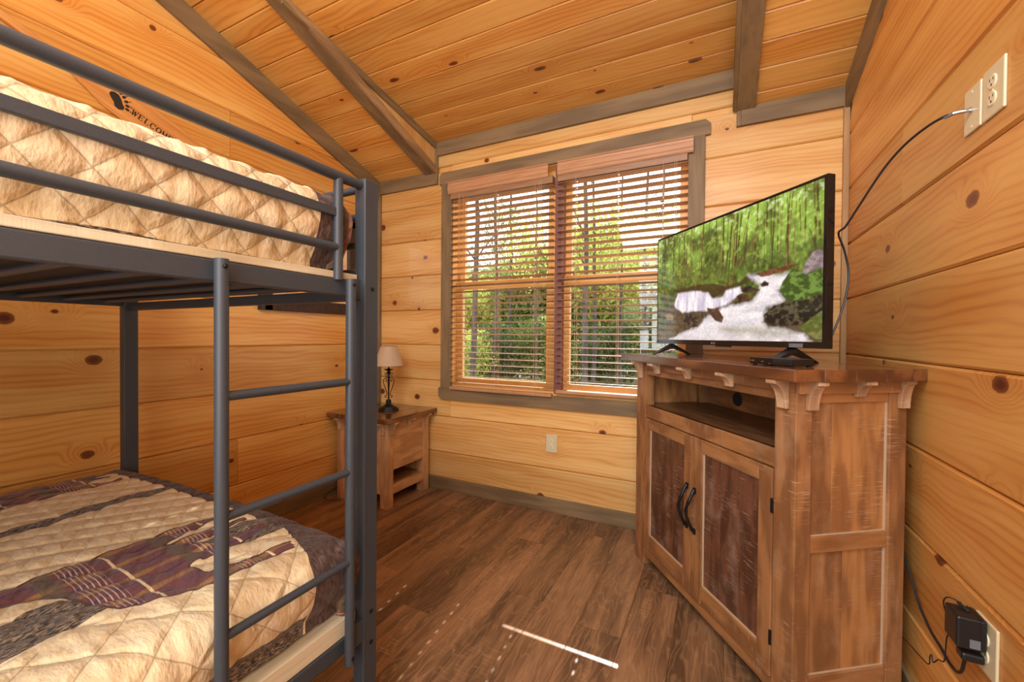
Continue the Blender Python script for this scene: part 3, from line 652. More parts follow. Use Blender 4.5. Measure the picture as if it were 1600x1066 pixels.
# ------------------------------------------------------------------ paddle on the left wall
pa = thing('canoe_paddle', 'wooden canoe paddle with a bear paw and WELCOME hung on the left wall', 'paddle', (XL + .003, .565, 2.400))
dv_ = Vector((0, .615, -.255)); ax_ = Vector((0, .58, -.245)).normalized(); nx_ = Vector((0, ax_.z, -ax_.y)) * -1   # across the blade, up-right
ang = math.atan(-.415)
ax_ = Vector((0, math.cos(ang), math.sin(ang))); up_ = Vector((0, -math.sin(ang), math.cos(ang)))
pm = axes((0, 0, 0), ax_, up_)   # local x along, y across, z into the room (+X)
pr = []
ctl = [(-.45, .016), (.0, .015), (.155, .015), (.20, .022), (.27, .045), (.36, .072), (.50, .082), (.64, .080), (.74, .066), (.80, .035), (.815, .0)]
up = []; lo_ = []
for i in range(len(ctl) - 1):
    for k in range(6):
        s_ = k / 6; s_ = s_; e_ = s_ * s_ * (3 - 2 * s_); up.append((ctl[i][0] + (ctl[i + 1][0] - ctl[i][0]) * s_, ctl[i][1] + (ctl[i + 1][1] - ctl[i][1]) * (e_ * .5 + s_ * .5)))
poly = up + [(.815, 0)] + [(x_, -y_) for x_, y_ in reversed(up)]
bl_ = part('blade', MB().prism(poly, lambda a, b: (a, b, 0), lambda a, b: (a, b, .012 + max(0, .010 * (1 - a / .2)) if a < .2 else .012)), M['paddle'], pa, .003, mw=pm)
pm2 = pm @ Matrix.Translation((0, 0, .0125))
paw = MB()
def disc(mb, cx, cy, rx, ry, a=0, n=20, z=.0008):
    mb.prism([(cx + rx * math.cos(2 * math.pi * i / n) * math.cos(a) - ry * math.sin(2 * math.pi * i / n) * math.sin(a), cy + rx * math.cos(2 * math.pi * i / n) * math.sin(a) + ry * math.sin(2 * math.pi * i / n) * math.cos(a)) for i in range(n)], lambda p_, q_: (p_, q_, 0), lambda p_, q_: (p_, q_, z))
PX = .392
paw.prism([(PX - .020, .022), (PX - .012, .030), (PX, .029), (PX + .010, .020), (PX + .012, .004), (PX + .010, -.012), (PX + .012, -.024), (PX + .004, -.034), (PX - .010, -.033), (PX - .019, -.022), (PX - .016, -.008), (PX - .019, .008)], lambda p_, q_: (p_, q_, 0), lambda p_, q_: (p_, q_, .0008))
for k in range(5):
    a_ = (k - 2) * .40; tx, ty = PX + .024 * math.cos(a_) + .002, .038 * math.sin(a_) * 1.05 - .002
    disc(paw, tx, ty, .0070, .0052, a_); c_, d_ = math.cos(a_), math.sin(a_)
    paw.prism([(tx + .009 * c_ - .0024 * d_, ty + .009 * d_ + .0024 * c_), (tx + .009 * c_ + .0024 * d_, ty + .009 * d_ - .0024 * c_), (tx + .018 * c_, ty + .018 * d_)], lambda p_, q_: (p_, q_, 0), lambda p_, q_: (p_, q_, .0008))
rt2 = Matrix.Translation((PX - .012, -.006, 0)) @ Matrix.Rotation(R(42), 4, 'Z') @ Matrix.Diagonal((1.2, 1.2, 1, 1)) @ Matrix.Translation((-PX, 0, 0)); paw.v = [tuple(rt2 @ Vector(v)) for v in paw.v]
part('paw_print', paw, M['slot'], bl_, mw=Matrix.Translation((0, 0, .0121)))
let = MB()
def stroke(p_, q_, w_):
    p_ = Vector(p_); q_ = Vector(q_); d_ = (q_ - p_).normalized(); n_ = Vector((-d_.y, d_.x)) * w_ / 2
    let.prism([tuple(p_ + n_), tuple(q_ + n_), tuple(q_ - n_), tuple(p_ - n_)], lambda a, b: (a, b, 0), lambda a, b: (a, b, .0008))
X0 = .437; hh = .026; lw = .0255
def letter(ch, x0):
    T1, T2 = .0048, .0022; w_ = .019; b_, t_ = -.016, -.016 + hh; P = lambda a, b: (x0 + a * w_, b_ + b * hh)
    if ch == 'W':
        for a, b in (((0, 1), (.25, 0)), ((.5, .95), (.75, 0))): stroke(P(*a), P(*b), T1)
        for a, b in (((.25, 0), (.5, .95)), ((.75, 0), (1.05, 1)), ((-.15, 1), (.2, 1)), ((.85, 1), (1.2, 1))): stroke(P(*a), P(*b), T2)
    if ch in 'EL':
        stroke(P(.2, 0), P(.2, 1), T1); stroke(P(0, 0), P(1, 0), T2); stroke(P(.95, 0), P(.95, .25), T2); stroke(P(0, 1), P(.45 if ch == 'L' else 1, 1), T2)
        if ch == 'E': stroke(P(.2, .52), P(.7, .52), T2); stroke(P(.95, 1), P(.95, .75), T2); stroke(P(.7, .38), P(.7, .66), T2)
    if ch in 'CO':
        n = 16; seg = [(math.cos(2 * math.pi * i / n + .5), math.sin(2 * math.pi * i / n + .5)) for i in range(n + 1)]
        rng_ = range(n) if ch == 'O' else range(0, n - 3)
        for i in rng_:
            a, b = seg[i], seg[i + 1]; thick = T1 if abs((a[0] + b[0]) / 2) > .6 else T2 * 1.2
            stroke(P(.5 + .5 * a[0], .5 + .5 * a[1]), P(.5 + .5 * b[0], .5 + .5 * b[1]), thick)
        if ch == 'C': stroke(P(.93, .72), P(.93, 1.0), T2)
    if ch == 'M':
        stroke(P(.05, 0), P(.05, 1), T2); stroke(P(.95, 0), P(.95, 1), T1); stroke(P(.05, 1), P(.5, .1), T1); stroke(P(.5, .1), P(.95, 1), T2)
        stroke(P(-.15, 0), P(.25, 0), T2); stroke(P(.75, 0), P(1.2, 0), T2)
for k, ch in enumerate('WELCOME'): letter(ch, X0 + k * lw)
part('lettering', let, M['slot'], bl_, mw=Matrix.Translation((.002, -.008, .0121)))

# ------------------------------------------------------------------ mirror on the left wall behind the bed
mi = thing('wall_mirror', 'dark framed mirror on the left wall behind the bunk bed', 'mirror', (XL, 1.95, 1.32))
y0, y1, z0, z1 = 1.573 - 1.95, 2.335 - 1.95, 0, .735; fw = .08
part('frame', MB().box(0, .03, y0 + .03, y1, z0, z0 + fw).box(0, .03, y0 + .03, y1, z1 - fw, z1).box(0, .03, y0 + .03, y0 + fw, z0, z1).box(0, .03, y1 - fw, y1, z0, z1), M['mframe'], mi, .003)
part('edge_strip', B(0, .031, y0, y0 + .03, z0, z1), M['black'], mi, .002); part('mirror_glass', B(.004, .012, y0 + fw - .005, y1 - fw + .005, z0 + fw - .005, z1 - fw + .005), M['mirror'], mi)

# ------------------------------------------------------------------ television cabinet
TH = R(36); cb = thing('tv_cabinet', 'distressed brown wooden cabinet with two doors standing across the corner', 'cabinet', (-.388, 2.29, 0), -R(54))
W_, DP, HT = 1.015, .3956, 1.045
def cp(name, mb, mat, bev=.0025, parent=cb, label=None): return part(name, mb, M[mat], parent, bev, label=label)
PW = .095
cp('post', B(0, PW, 0, .05, 0, HT), 'cab_z'); cp('post', B(W_ - .08, W_, 0, .055, 0, HT), 'cab_z'); cp('post', B(0, .055, DP - .06, DP, 0, HT), 'cab_z'); cp('post', B(W_ - .05, W_, DP - .062, DP, 0, HT), 'cab_z')
cp('front_apron', B(PW, W_ - .08, .006, .030, .978, HT), 'cab_x'); cp('side_apron', B(W_ - .030, W_ - .005, .055, DP - .062, .976, HT), 'cab_y')
cp('apron_cleat', B(PW, W_ - .08, -.006, .006, 1.008, HT), 'cab_x', .001); cp('apron_cleat', B(W_ - .006, W_ + .012, .0, DP - .03, 1.006, HT), 'cab_y', .001)
cp('shelf', B(.02, W_ - .03, .012, DP - .015, .800, .822), 'cab_shelf'); cp('front_rail', B(PW, W_ - .08, .004, .028, .762, .822), 'cab_x')
cp('back_panel', B(.03, W_ - .03, DP - .02, DP - .008, .10, HT), 'cab_x'); cp('left_panel', B(.012, .028, .05, DP - .06, .08, HT), 'cab_light')
bpz = MB().prism([(PW, .09), (PW, .035), (PW + .05, .050), (W_ - .14, .050), (W_ - .08, .035), (W_ - .08, .09)], lambda a, b: (a, .004, b), lambda a, b: (a, .028, b)); cp('bottom_rail', bpz, 'cab_x')
cp('bottom_board', B(.03, W_ - .03, .03, DP - .02, .075, .09), 'cab_shelf')
# side: stiles are the posts, two panels with a rail between
cp('side_rail', B(W_ - .032, W_ - .004, .055, DP - .062, .523, .573), 'cab_y'); cp('side_rail', B(W_ - .032, W_ - .004, .055, DP - .062, .085, .150), 'cab_y')
for (za, zb) in ((.573, .976), (.150, .523)):
    cut = .055 + (.085 if za > .5 else .13)
    cp('side_panel', B(W_ - .028, W_ - .014, .055, cut, za, zb), 'cab_z', .001); cp('side_panel', B(W_ - .028, W_ - .014, cut, DP - .062, za, zb), 'cab_light', .001)
    cp('panel_bead', MB().box(W_ - .014, W_ - .009, DP - .066, DP - .062, za, zb).box(W_ - .014, W_ - .010, .06, DP - .066, za, za + .003), 'edge', 0)
# doors
def door(x0, x1, pa_, pb_, hx, hz0):
    d = cp('door', MB().box(x0, pa_, -.002, .020, .093, .758).box(pb_, x1, -.002, .020, .093, .758), 'cab_z', label=None)
    cp('door_rail', B(pa_, pb_, -.001, .019, .706, .758), 'cab_x', parent=d); cp('door_rail', B(pa_, pb_, -.001, .019, .093, .168), 'cab_x', parent=d)
    n = 3
    for k in range(n):
        a = pa_ + (pb_ - pa_) * k / n; b = pa_ + (pb_ - pa_) * (k + 1) / n; cp('door_panel', B(a + .0003, b - .0003, .009, .016, .168, .706), 'cab_dark', .0008, parent=d)
    cp('groove_edge', MB().box(pa_, pa_ + .005, .004, .0095, .168, .706).box(pa_, pb_, .004, .0095, .168, .173).box(pb_ - .004, pb_, .004, .0095, .168, .706).box(pa_, pb_, .004, .0095, .703, .706), 'edge', 0, parent=d)
    hm = MB(); pts = []
    for k in range(15):
        s_ = k / 14; zz = hz0 + .175 * (1 - s_); out = .006 + .034 * math.sin(math.pi * s_) ** .8; pts.append((hx + .004 * math.sin(s_ * 9), -out, zz))
    hm.tube(pts, [.0068 + .0012 * math.sin(k * 2.1) for k in range(15)], 10); hm.box(hx - .007, hx + .007, -.008, -.002, hz0 + .160, hz0 + .183); hm.box(hx - .007, hx + .007, -.008, -.002, hz0 - .008, hz0 + .014)
    part('handle', hm, M['iron'], d, 0, True, label='hammered black twig-shaped iron handle')
door(PW + .004, .4985, .143, .447, .476, .371); door(.5015, W_ - .084, .572, .874, .530, .368)
for z_ in (.20, .62): cp('hinge', MB().lathe([(.004, 0), (.004, .045)], (W_ - .082, -.004, z_), 8), 'iron', 0)
# corbels
def corbel(mb, w_, h_, out, th=.013, n=7):
    pts = [(0, 0)]; 
    # outline in (o, z): o outward, z down from the underside of the top
    outer = [(out, 0), (out, -.012)]
    for k in range(1, n): a = math.pi / 2 * k / n; outer.append((out - (out - .012) * math.sin(a) , -.012 - (h_ - .012) * (1 - math.cos(a))))
    outer += [(.012, -h_), (0, -h_)]
    return [(0, 0)] + outer
def front_corbel(s, h_, root=cb, o0=0, zt=HT, out=.052, w_=.036, mat='corbel'):
    poly = corbel(None, w_, h_, out); part('corbel', MB().prism(poly, lambda a, b: (s - w_ / 2, o0 - a, zt + b), lambda a, b: (s + w_ / 2, o0 - a, zt + b)), M[mat], root, .002)
def side_corbel(y, h_, root=cb, x0=W_, zt=HT, out=.052, w_=.036, mat='corbel'):
    poly = corbel(None, w_, h_, out); part('corbel', MB().prism(poly, lambda a, b: (x0 + a, y - w_ / 2, zt + b), lambda a, b: (x0 + a, y + w_ / 2, zt + b)), M[mat], root, .002)
for s_, h_ in ((.047, .088), (.229, .050), (.481, .050), (.736, .050), (.972, .088)): front_corbel(s_, h_, o0=0 if h_ > .06 else -.004)
for y_, h_ in ((.049, .088), (.215, .050), (.375, .088)): side_corbel(y_, h_, out=.044 if y_ < .3 else .030)
part('corbel', MB().prism(corbel(None, 0, .088, .07), lambda a, b: (-a, .03, HT + b), lambda a, b: (-a, .066, HT + b)), M['corbel'], cb, .002)
# planked top, clipped near the right wall
def clip_top(x0, x1, y0, y1, xmax=.5): return B(x0, x1, y0, y1, HT, HT + .036)
tw_ = [(-.055, .045), (.045, .15), (.15, .255), (.255, .35), (.35, .408)]
for k, (a, b) in enumerate(tw_): 
    xe_ = W_ + .05 if b < .36 else W_ + .044
    part('top_plank', B(-.082, xe_ , a, b - .0004, HT, HT + .036), M['cab_top'], cb, .004 if k == 0 else .0012)
# cable hole in the back panel
part('cable_grommet', MB().lathe([(.032, 0), (.034, .003), (.024, .004)], (.292, DP - .0245, .874), 20, 'y'), M['black_soft'], cb)
gw = Matrix.Translation((0, 0, 0))

# ------------------------------------------------------------------ television
F2 = Vector((.308 - (-.301 - .0), 1.639 - 2.375, 0)); tl = Vector((-.301, 2.375, 0)); trt = Vector((.308, 1.639, 0)); TVW = (trt - tl).length
tv = thing('television', 'flat screen television showing a forest stream on top of the cabinet', 'television', (tl.x, tl.y, 1.081), math.atan2(F2.y, F2.x))
ZB, ZT = 1.137 - 1.081, 1.700 - 1.081
part('bezel', MB().box(0, TVW, 0, .03, ZB, ZT), M['black_gloss'], tv, .002)
part('rear_housing', MB().prism([(.08, .03), (TVW - .08, .03), (TVW - .16, .062), (.16, .062)], lambda a, b: (a, b, ZB + .02), lambda a, b: (a, b, ZB + .34)), M['black'], tv, .004)
part('bezel_strip', MB().box(.006, TVW - .006, -.0015, 0, ZB + .001, ZB + .018), M['black_gloss'], tv)
sx0, sx1, sz0, sz1 = .010, TVW - .012, ZB + .022, ZT - .011
NX, NY = 440, 248
s_ = (np.arange(NX) + .5) / NX; t_ = (np.arange(NY) + .5) / NY; S, TT = np.meshgrid(s_, t_, indexing='ij')
SR = lambda *c: np.array(lin(*c))
def fb(x, y, seed, o=4):
    r_ = 0; a_ = .5
    for k in range(o): r_ = r_ + a_ * vnoise(x * 2 ** k, y * 2 ** k, seed + k); a_ *= .5
    return r_
def mixc(I, m_, c): m_ = np.clip(m_, 0, 1)[..., None]; return I * (1 - m_) + np.asarray(c) * m_
Q2 = np.stack([S.ravel(), TT.ravel() * .56], -1)
def pmask(poly, soft=.006, wob=.012, seed=1):
    d_ = sdist(Q2, [(a, b * .56) for a, b in poly]).reshape(S.shape); d_ = d_ + wob * (fb(S * 40, TT * 24, seed, 3) - .44); return np.clip(d_ / soft + .5, 0, 1)
I = np.zeros((NX, NY, 3)); n_a = fb(S * 16, TT * 10, 3); n_b = fb(S * 60, TT * 34, 9, 3); n_c = fb(S * 9, TT * 6, 14, 3)
I[:] = SR(92, 108, 48); I = mixc(I, (n_b - .35) * 2.4, SR(150, 180, 72)); I = mixc(I, np.clip((n_a - .52) * 5, 0, 1) * .7, SR(46, 58, 26))
lightup = np.clip((TT - .45) * 2.2, 0, 1) * np.clip((n_c - .32) * 4, 0, 1); I = mixc(I, lightup * .85, SR(168, 214, 86)); I = mixc(I, lightup * np.clip((n_b - .5) * 6, 0, 1) * .8, SR(206, 236, 128))
I = mixc(I, np.clip((.72 - TT) * 2.4, 0, 1) * np.clip((fb(S * 13, TT * 7, 77, 4) - .40) * 7, 0, 1) * .75, SR(92, 66, 38))
I = mixc(I, np.clip((.80 - TT) * 3, 0, 1) * np.clip((fb(S * 22, TT * 15, 81, 4) - .46) * 9, 0, 1) * .8, SR(58, 78, 34))
I = mixc(I, np.clip((TT - .82) * 4, 0, 1) * np.clip((n_b - .52) * 7, 0, 1) * .7, SR(240, 246, 224))
trunks = [((0.385, 0.991), (0.354, 0.604)), ((0.477, 0.979), (0.431, 0.584)), ((0.603, 0.99), (0.571, 0.465)), ((0.633, 0.988), (0.591, 0.516)), ((0.674, 0.987), (0.637, 0.772)), ((0.813, 0.995), (0.815, 0.619)), ((0.863, 0.92), (0.858, 0.64)), ((0.907, 0.931), (0.913, 0.723)), ((0.935, 0.983), (0.928, 0.683)), ((0.974, 0.981), (0.989, 0.658)), ((0.748, 0.855), (0.753, 0.577)), ((0.264, 0.98), (0.251, 0.533)), ((0.713, 0.781), (0.56, 0.467)), ((0.55, 0.988), (0.546, 0.639)), ((0.948, 0.714), (0.98, 0.607)), ((0.763, 0.998), (0.761, 0.849)), ((0.087, 0.985), (0.067, 0.712)), ((0.319, 1.004), (0.299, 0.65)), ((.15, 1), (.14, .6)), ((.20, 1), (.19, .66)), ((.51, 1), (.50, .6)), ((.585, 1), (.53, .5)), ((.78, 1), (.785, .7)), ((.43, 1), (.40, .66))]
rt_ = random.Random(3)
for k in range(34):
    sx_ = rt_.random(); l_ = rt_.uniform(-.03, .01); trunks.append(((sx_, 1.0), (sx_ + l_, rt_.uniform(.42, .66))))
trunks = [(a, (b[0] + (b[0] - a[0]) * .15, b[1] - .06)) for a, b in trunks]
for k, (a, b) in enumerate(trunks):
    a = np.array([a[0], a[1] * .56]); b = np.array([b[0], b[1] * .56]); e = b - a; w2 = Q2 - a; u_ = np.clip((w2 @ e) / (e @ e), 0, 1); d_ = np.hypot(*(w2 - u_[:, None] * e).T).reshape(S.shape)
    wd = (.0018 if k % 3 else .0030) * (1 + .6 * u_.reshape(S.shape)); uu_ = u_.reshape(S.shape); fade = np.clip((1 - uu_) * 5, 0, 1); I = mixc(I, np.clip((wd - d_) / .0018 + .5, 0, 1) * (.35 + .5 * np.clip((.56 - n_b) * 8, 0, 1)) * fade, SR(84, 58, 38) if k % 4 else SR(134, 98, 64))
I = mixc(I, np.clip((.62 - np.abs(TT - .50) * 5), 0, 1) * np.clip((fb(S * 30, TT * 20, 33, 3) - .40) * 7, 0, 1) * .8, SR(112, 144, 58))
bank = [(0.154, 0.469), (0.316, 0.488), (0.445, 0.477), (0.539, 0.436), (0.623, 0.454), (0.681, 0.507), (0.718, 0.485), (0.663, 0.445), (0.624, 0.413), (0.539, 0.401), (0.46, 0.349), (0.397, 0.411), (0.186, 0.438)]
I = mixc(I, pmask(bank) * .85, SR(74, 54, 34))
low = [(0, .30), (.15, .32), (.5, .3), (1, .35), (1, 0), (0, 0)]; I = mixc(I, pmask(low), SR(96, 84, 60)); I = mixc(I, pmask(low) * np.clip((n_b - .42) * 5, 0, 1) * .6, SR(58, 46, 34))
fall = [(0.157, 0.333), (0.186, 0.438), (0.317, 0.437), (0.422, 0.404), (0.46, 0.349), (0.518, 0.348), (0.539, 0.401), (0.624, 0.413), (0.637, 0.364), (0.552, 0.293), (0.437, 0.255), (0.235, 0.255), (0.173, 0.298)]
mainw = [(0.667, 0.491), (0.727, 0.483), (0.805, 0.467), (0.884, 0.445), (0.858, 0.404), (0.82, 0.351), (0.845, 0.275), (0.767, 0.236), (0.744, 0.137), (0.778, 0.098), (0.928, 0.054), (0.963, -0.001), (0.049, -0.034), (0.163, 0.029), (0.35, 0.116), (0.401, 0.183), (0.438, 0.211), (0.519, 0.262), (0.606, 0.28), (0.685, 0.29), (0.721, 0.33), (0.738, 0.417), (0.682, 0.461)]
wat = SR(238, 236, 240) - (fb(S * 60, TT * 7, 41, 3)[..., None] - .42) * np.array([.75, .82, .55]) * (1.2)
I = mixc(I, pmask(fall, .012), np.clip(wat, 0, 1)); m2_ = pmask(mainw, .02, .02, 7); wat2 = SR(240, 238, 236) - (fb(S * 12, TT * 22, 51, 3)[..., None] - .36) * np.array([.62, .58, .5]); I = mixc(I, m2_, np.clip(wat2, 0, 1))
I = mixc(I, pmask([(.5, .115), (.72, .11), (.9, .06), (.84, .03), (.62, .05), (.5, .08)], .03, .02, 8) * .6, SR(140, 138, 96))
I = mixc(I, pmask([(.25, .03), (.7, .02), (.9, .03), (.9, .0), (.2, .0)], .03, .02, 18) * .35, SR(170, 164, 150))
def rock(poly, c1, c2, seed):
    global I
    m_ = pmask(poly, .006, .010, seed); I = mixc(I, m_, SR(*c1)); I = mixc(I, m_ * np.clip((fb(S * 50, TT * 40, seed + 60, 3) - .40) * 6, 0, 1) * .7, SR(*c2))
for p_, a, b in (([(0.751, 0.187), (0.801, 0.25), (0.857, 0.262), (0.945, 0.287), (1.0, 0.289), (1.001, 0.2), (0.961, 0.126), (0.905, 0.108), (0.795, 0.11), (0.76, 0.136)], (44, 36, 28), (108, 98, 70)),
    ([(0.916, 0.094), (0.961, 0.149), (1.001, 0.195), (1.005, 0.0), (0.963, 0.038)], (92, 104, 44), (140, 138, 84)), ([(0.921, 0.436), (0.934, 0.5), (0.958, 0.56), (0.984, 0.579), (1.002, 0.556), (1.001, 0.46), (0.964, 0.37), (0.929, 0.366)], (126, 116, 114), (176, 160, 158)),
    ([(0.704, 0.492), (0.788, 0.505), (0.837, 0.51), (0.906, 0.506), (0.838, 0.47), (0.737, 0.465)], (100, 62, 40), (136, 92, 62)), ([(0.629, 0.409), (0.683, 0.408), (0.731, 0.369), (0.683, 0.365), (0.634, 0.375)], (44, 36, 28), (90, 70, 52)),
    ([(0.602, 0.346), (0.635, 0.36), (0.666, 0.345), (0.673, 0.298), (0.626, 0.298)], (60, 44, 28), (104, 78, 50)), ([(0.731, 0.412), (0.755, 0.432), (0.78, 0.414), (0.773, 0.387), (0.738, 0.391)], (48, 40, 32), (90, 74, 56)),
    ([(0.412, 0.28), (0.497, 0.257), (0.526, 0.19), (0.516, 0.147), (0.475, 0.164), (0.438, 0.226)], (84, 62, 44), (120, 92, 70)), ([(0.236, 0.226), (0.307, 0.236), (0.359, 0.186), (0.353, 0.124), (0.288, 0.126), (0.237, 0.169)], (58, 48, 38), (124, 104, 86)),
    ([(0.069, 0.239), (0.11, 0.261), (0.159, 0.223), (0.144, 0.19), (0.087, 0.194)], (150, 132, 96), (110, 92, 64)), ([(0.045, 0.134), (0.145, 0.165), (0.216, 0.079), (0.163, 0.029), (0.081, 0.063)], (104, 88, 48), (72, 58, 34)),
    ([(-0.002, 0.081), (0.046, 0.09), (0.081, 0.037), (0.065, -0.016), (0.0, -0.018)], (120, 100, 50), (90, 74, 40)), ([(0, .26), (.06, .25), (.12, .15), (.05, .10), (0, .1)], (96, 100, 60), (60, 60, 36)),
    ([(0.839, 0.408), (0.884, 0.491), (0.935, 0.432), (0.996, 0.461), (1.002, 0.308), (0.945, 0.273), (0.865, 0.273), (0.824, 0.338)], (64, 88, 34), (128, 164, 74))): rock(p_, a, b, hash(str(p_[0][0])) % 40 if False else int(p_[0][0] * 40) % 40 + 1)
I = I * (.86 + .30 * vnoise(S * 170, TT * 96, 91))[..., None]
I = np.clip(I * np.array([1.08, .98, 1.0]), 0, 1)
gx = np.linspace(sx0, sx1, NX + 1); gz = np.linspace(sz0, sz1, NY + 1); GX, GZ = np.meshgrid(gx, gz, indexing='ij')
V = np.stack([GX, 0 * GX - .0006, GZ], -1).reshape(-1, 3); idx = np.arange((NX + 1) * (NY + 1)).reshape(NX + 1, NY + 1)
F_ = np.stack([idx[:-1, :-1], idx[1:, :-1], idx[1:, 1:], idx[:-1, 1:]], -1).reshape(-1, 4)
me = bpy.data.meshes.new('screen'); me.vertices.add(len(V)); me.vertices.foreach_set('co', V.ravel().astype('f')); me.loops.add(F_.size); me.loops.foreach_set('vertex_index', F_.ravel().astype('i'))
me.polygons.add(len(F_)); me.polygons.foreach_set('loop_start', np.arange(0, F_.size, 4, dtype='i')); me.polygons.foreach_set('loop_total', np.full(len(F_), 4, 'i')); me.update()
I2 = np.pad(I, ((0, 1), (0, 1), (0, 0)), 'edge'); at = me.color_attributes.new('picture', 'FLOAT_COLOR', 'POINT'); at.data.foreach_set('color', np.concatenate([I2.reshape(-1, 3), np.ones((len(V), 1))], 1).ravel().astype('f'))
t = NT('television picture', .08); pc = t.attr('picture', 'Color'); t.color((.004, .004, .004)); t.put(t.b.inputs['Emission Color'], pc); t.b.inputs['Emission Strength'].default_value = 1.0; t.b.inputs['Specular IOR Level'].default_value = .3
link('screen', me, t.m, tv)
for fx in (.115, TVW - .135):
    for sgn in (-1, 1):
        part('foot', MB().prism([(-.012, 0), (.012, 0), (.009, .0), (-.009, .0)][:2] + [(.010, .0), (-.010, 0)][:0] + [(.012, .004), (-.012, .004)], lambda a, b: (fx + a, .015 + sgn * .105, b), lambda a, b: (fx + a * 1.6, .015 + sgn * .0, b + .052 if b > .001 else .036)), M['black'], tv, .001)
part('maker_mark', MB().lathe([(.0045, 0), (.0045, .0006)], (TVW * .452, -.0021, ZB + .0095), 14, 'y').box(TVW * .452 + .008, TVW * .452 + .010, -.0024, -.0015, ZB + .006, ZB + .013).box(TVW * .452 + .008, TVW * .452 + .013, -.0024, -.0015, ZB + .006, ZB + .0075)
     .box(TVW * .452 + .016, TVW * .452 + .022, -.0024, -.0015, ZB + .0115, ZB + .013).box(TVW * .452 + .016, TVW * .452 + .0175, -.0024, -.0015, ZB + .006, ZB + .013).box(TVW * .452 + .016, TVW * .452 + .022, -.0024, -.0015, ZB + .006, ZB + .0075).box(TVW * .452 + .0205, TVW * .452 + .022, -.0024, -.0015, ZB + .006, ZB + .0095), M['silver'], tv)
part('sticker', B(TVW * .862, TVW * .918, -.0024, -.0015, ZB + .002, ZB + .016), M['grey_label'], tv, label='small pale sticker on the lower bezel')
part('sensor', B(TVW * .47, TVW * .56, .002, .014, ZB - .006, ZB), M['black'], tv, .001)

# set-top box
sb = thing('cable_box', 'small black cable box on the cabinet under the right end of the television', 'set-top box', (.150, 1.575, 1.0812), R(-47))
part('body', B(-.075, .075, 0, .095, .003, .024), M['black'], sb, .002); part('front_panel', B(-.075, .01, -.002, 0, .003, .024), M['black_gloss'], sb)
part('vent', MB().box(.012, .073, -.001, 0, .016, .022), M['black_soft'], sb)
part('printing', MB().box(-.070, -.058, -.0026, -.002, .012, .016).box(-.030, -.022, -.0026, -.002, .011, .014).box(-.004, .004, -.0026, -.002, .006, .0075), M['silver'], sb)
part('foot', MB().box(-.07, -.06, .005, .015, 0, .003).box(.06, .07, .005, .015, 0, .003).box(-.07, -.06, .08, .09, 0, .003).box(.06, .07, .08, .09, 0, .003), M['black_soft'], sb)

def smooth_pts(P, n=6):
    P = [Vector(p) for p in P]; P = [P[0]] + P + [P[-1]]; out = []
    for i in range(1, len(P) - 2):
        for k in range(n):
            t_ = k / n; a, b, c, d = P[i - 1:i + 3]
            out.append(.5 * ((2 * b) + (c - a) * t_ + (2 * a - 5 * b + 4 * c - d) * t_ ** 2 + (3 * b - a - 3 * c + d) * t_ ** 3))
    out.append(P[-2]); return out
COAX = [(.553, 1.437, 1.742), (.528, 1.46, 1.737), (.49, 1.50, 1.727), (.45, 1.56, 1.705), (.43, 1.61, 1.66), (.39, 1.66, 1.58), (.36, 1.70, 1.55), (.36, 1.75, 1.48), (.37, 1.77, 1.38), (.35, 1.76, 1.29), (.30, 1.74, 1.18)]
COAX = globals().get('COAX_PTS', COAX)

# ------------------------------------------------------------------ wall plates (right wall)
def plate(name, label, cat, origin, xd, w_, h_, kind, group=None):
    ob = bpy.data.objects.new(name, None); C.objects.link(ob); ob.matrix_world = axes(origin, xd, (0, 0, 1)); tag(ob, label, cat, group)
    k = .004; poly = B(-w_ / 2, w_ / 2, -h_ / 2, h_ / 2, 0, .006)
    part('cover_plate', poly, M['almond'], ob, .0035)
    if kind == 'duplex':
        for s_ in (-1, 1):
            f_ = MB().lathe([(.0165, 0), (.0165, .0075), (.0155, .0085)], (0, s_ * .0195, 0), 20); rc = part('receptacle', f_, M['white_pl'], ob, .0005)
            part('slots', MB().box(-.0078, -.0055, s_ * .0195 + .001, s_ * .0195 + .009, .0083, .0089).box(.0055, .0078, s_ * .0195 + .002, s_ * .0195 + .008, .0083, .0089).lathe([(.0026, .0083), (.0026, .0090)], (0, s_ * .0195 - .0065, 0), 10), M['slot'], rc)
        part('screw', MB().lathe([(.003, .006), (.003, .0072)], (0, 0, 0), 10), M['white_pl'], ob)
    else:
        for s_ in (-1, 1): part('screw', MB().lathe([(.003, .006), (.003, .0072)], (0, s_ * .043, 0), 10), M['white_pl'], ob)
        part('jack', MB().lathe([(.0075, .006), (.0075, .010), (.005, .010), (.005, .018)], (0, -.002, 0), 12), M['silver'], ob)
    return ob
plate('cable_plate', 'almond coaxial cable wall plate high on the right wall', 'wall plate', (XR - .0, 1.444, 1.747), (0, -1, 0), .075, .113, 'coax')
plate('wall_outlet', 'almond outlet high on the right wall beside the cable plate', 'outlet', (XR - .0, 1.356, 1.748), (0, -1, 0), .086, .118, 'duplex')
plate('wall_outlet', 'almond outlet low on the right wall with an adapter plugged in', 'outlet', (XR - .0, 1.338, .462), (0, -1, 0), .086, .125, 'duplex')
plate('wall_outlet', 'almond outlet under the window on the back wall', 'outlet', (-.987, D, .456), (1, 0, 0), .078, .120, 'duplex')

cx = thing('coaxial_cable', 'black coaxial cable arching from the wall plate to behind the television', 'cable', (.54, 1.44, 1.745))
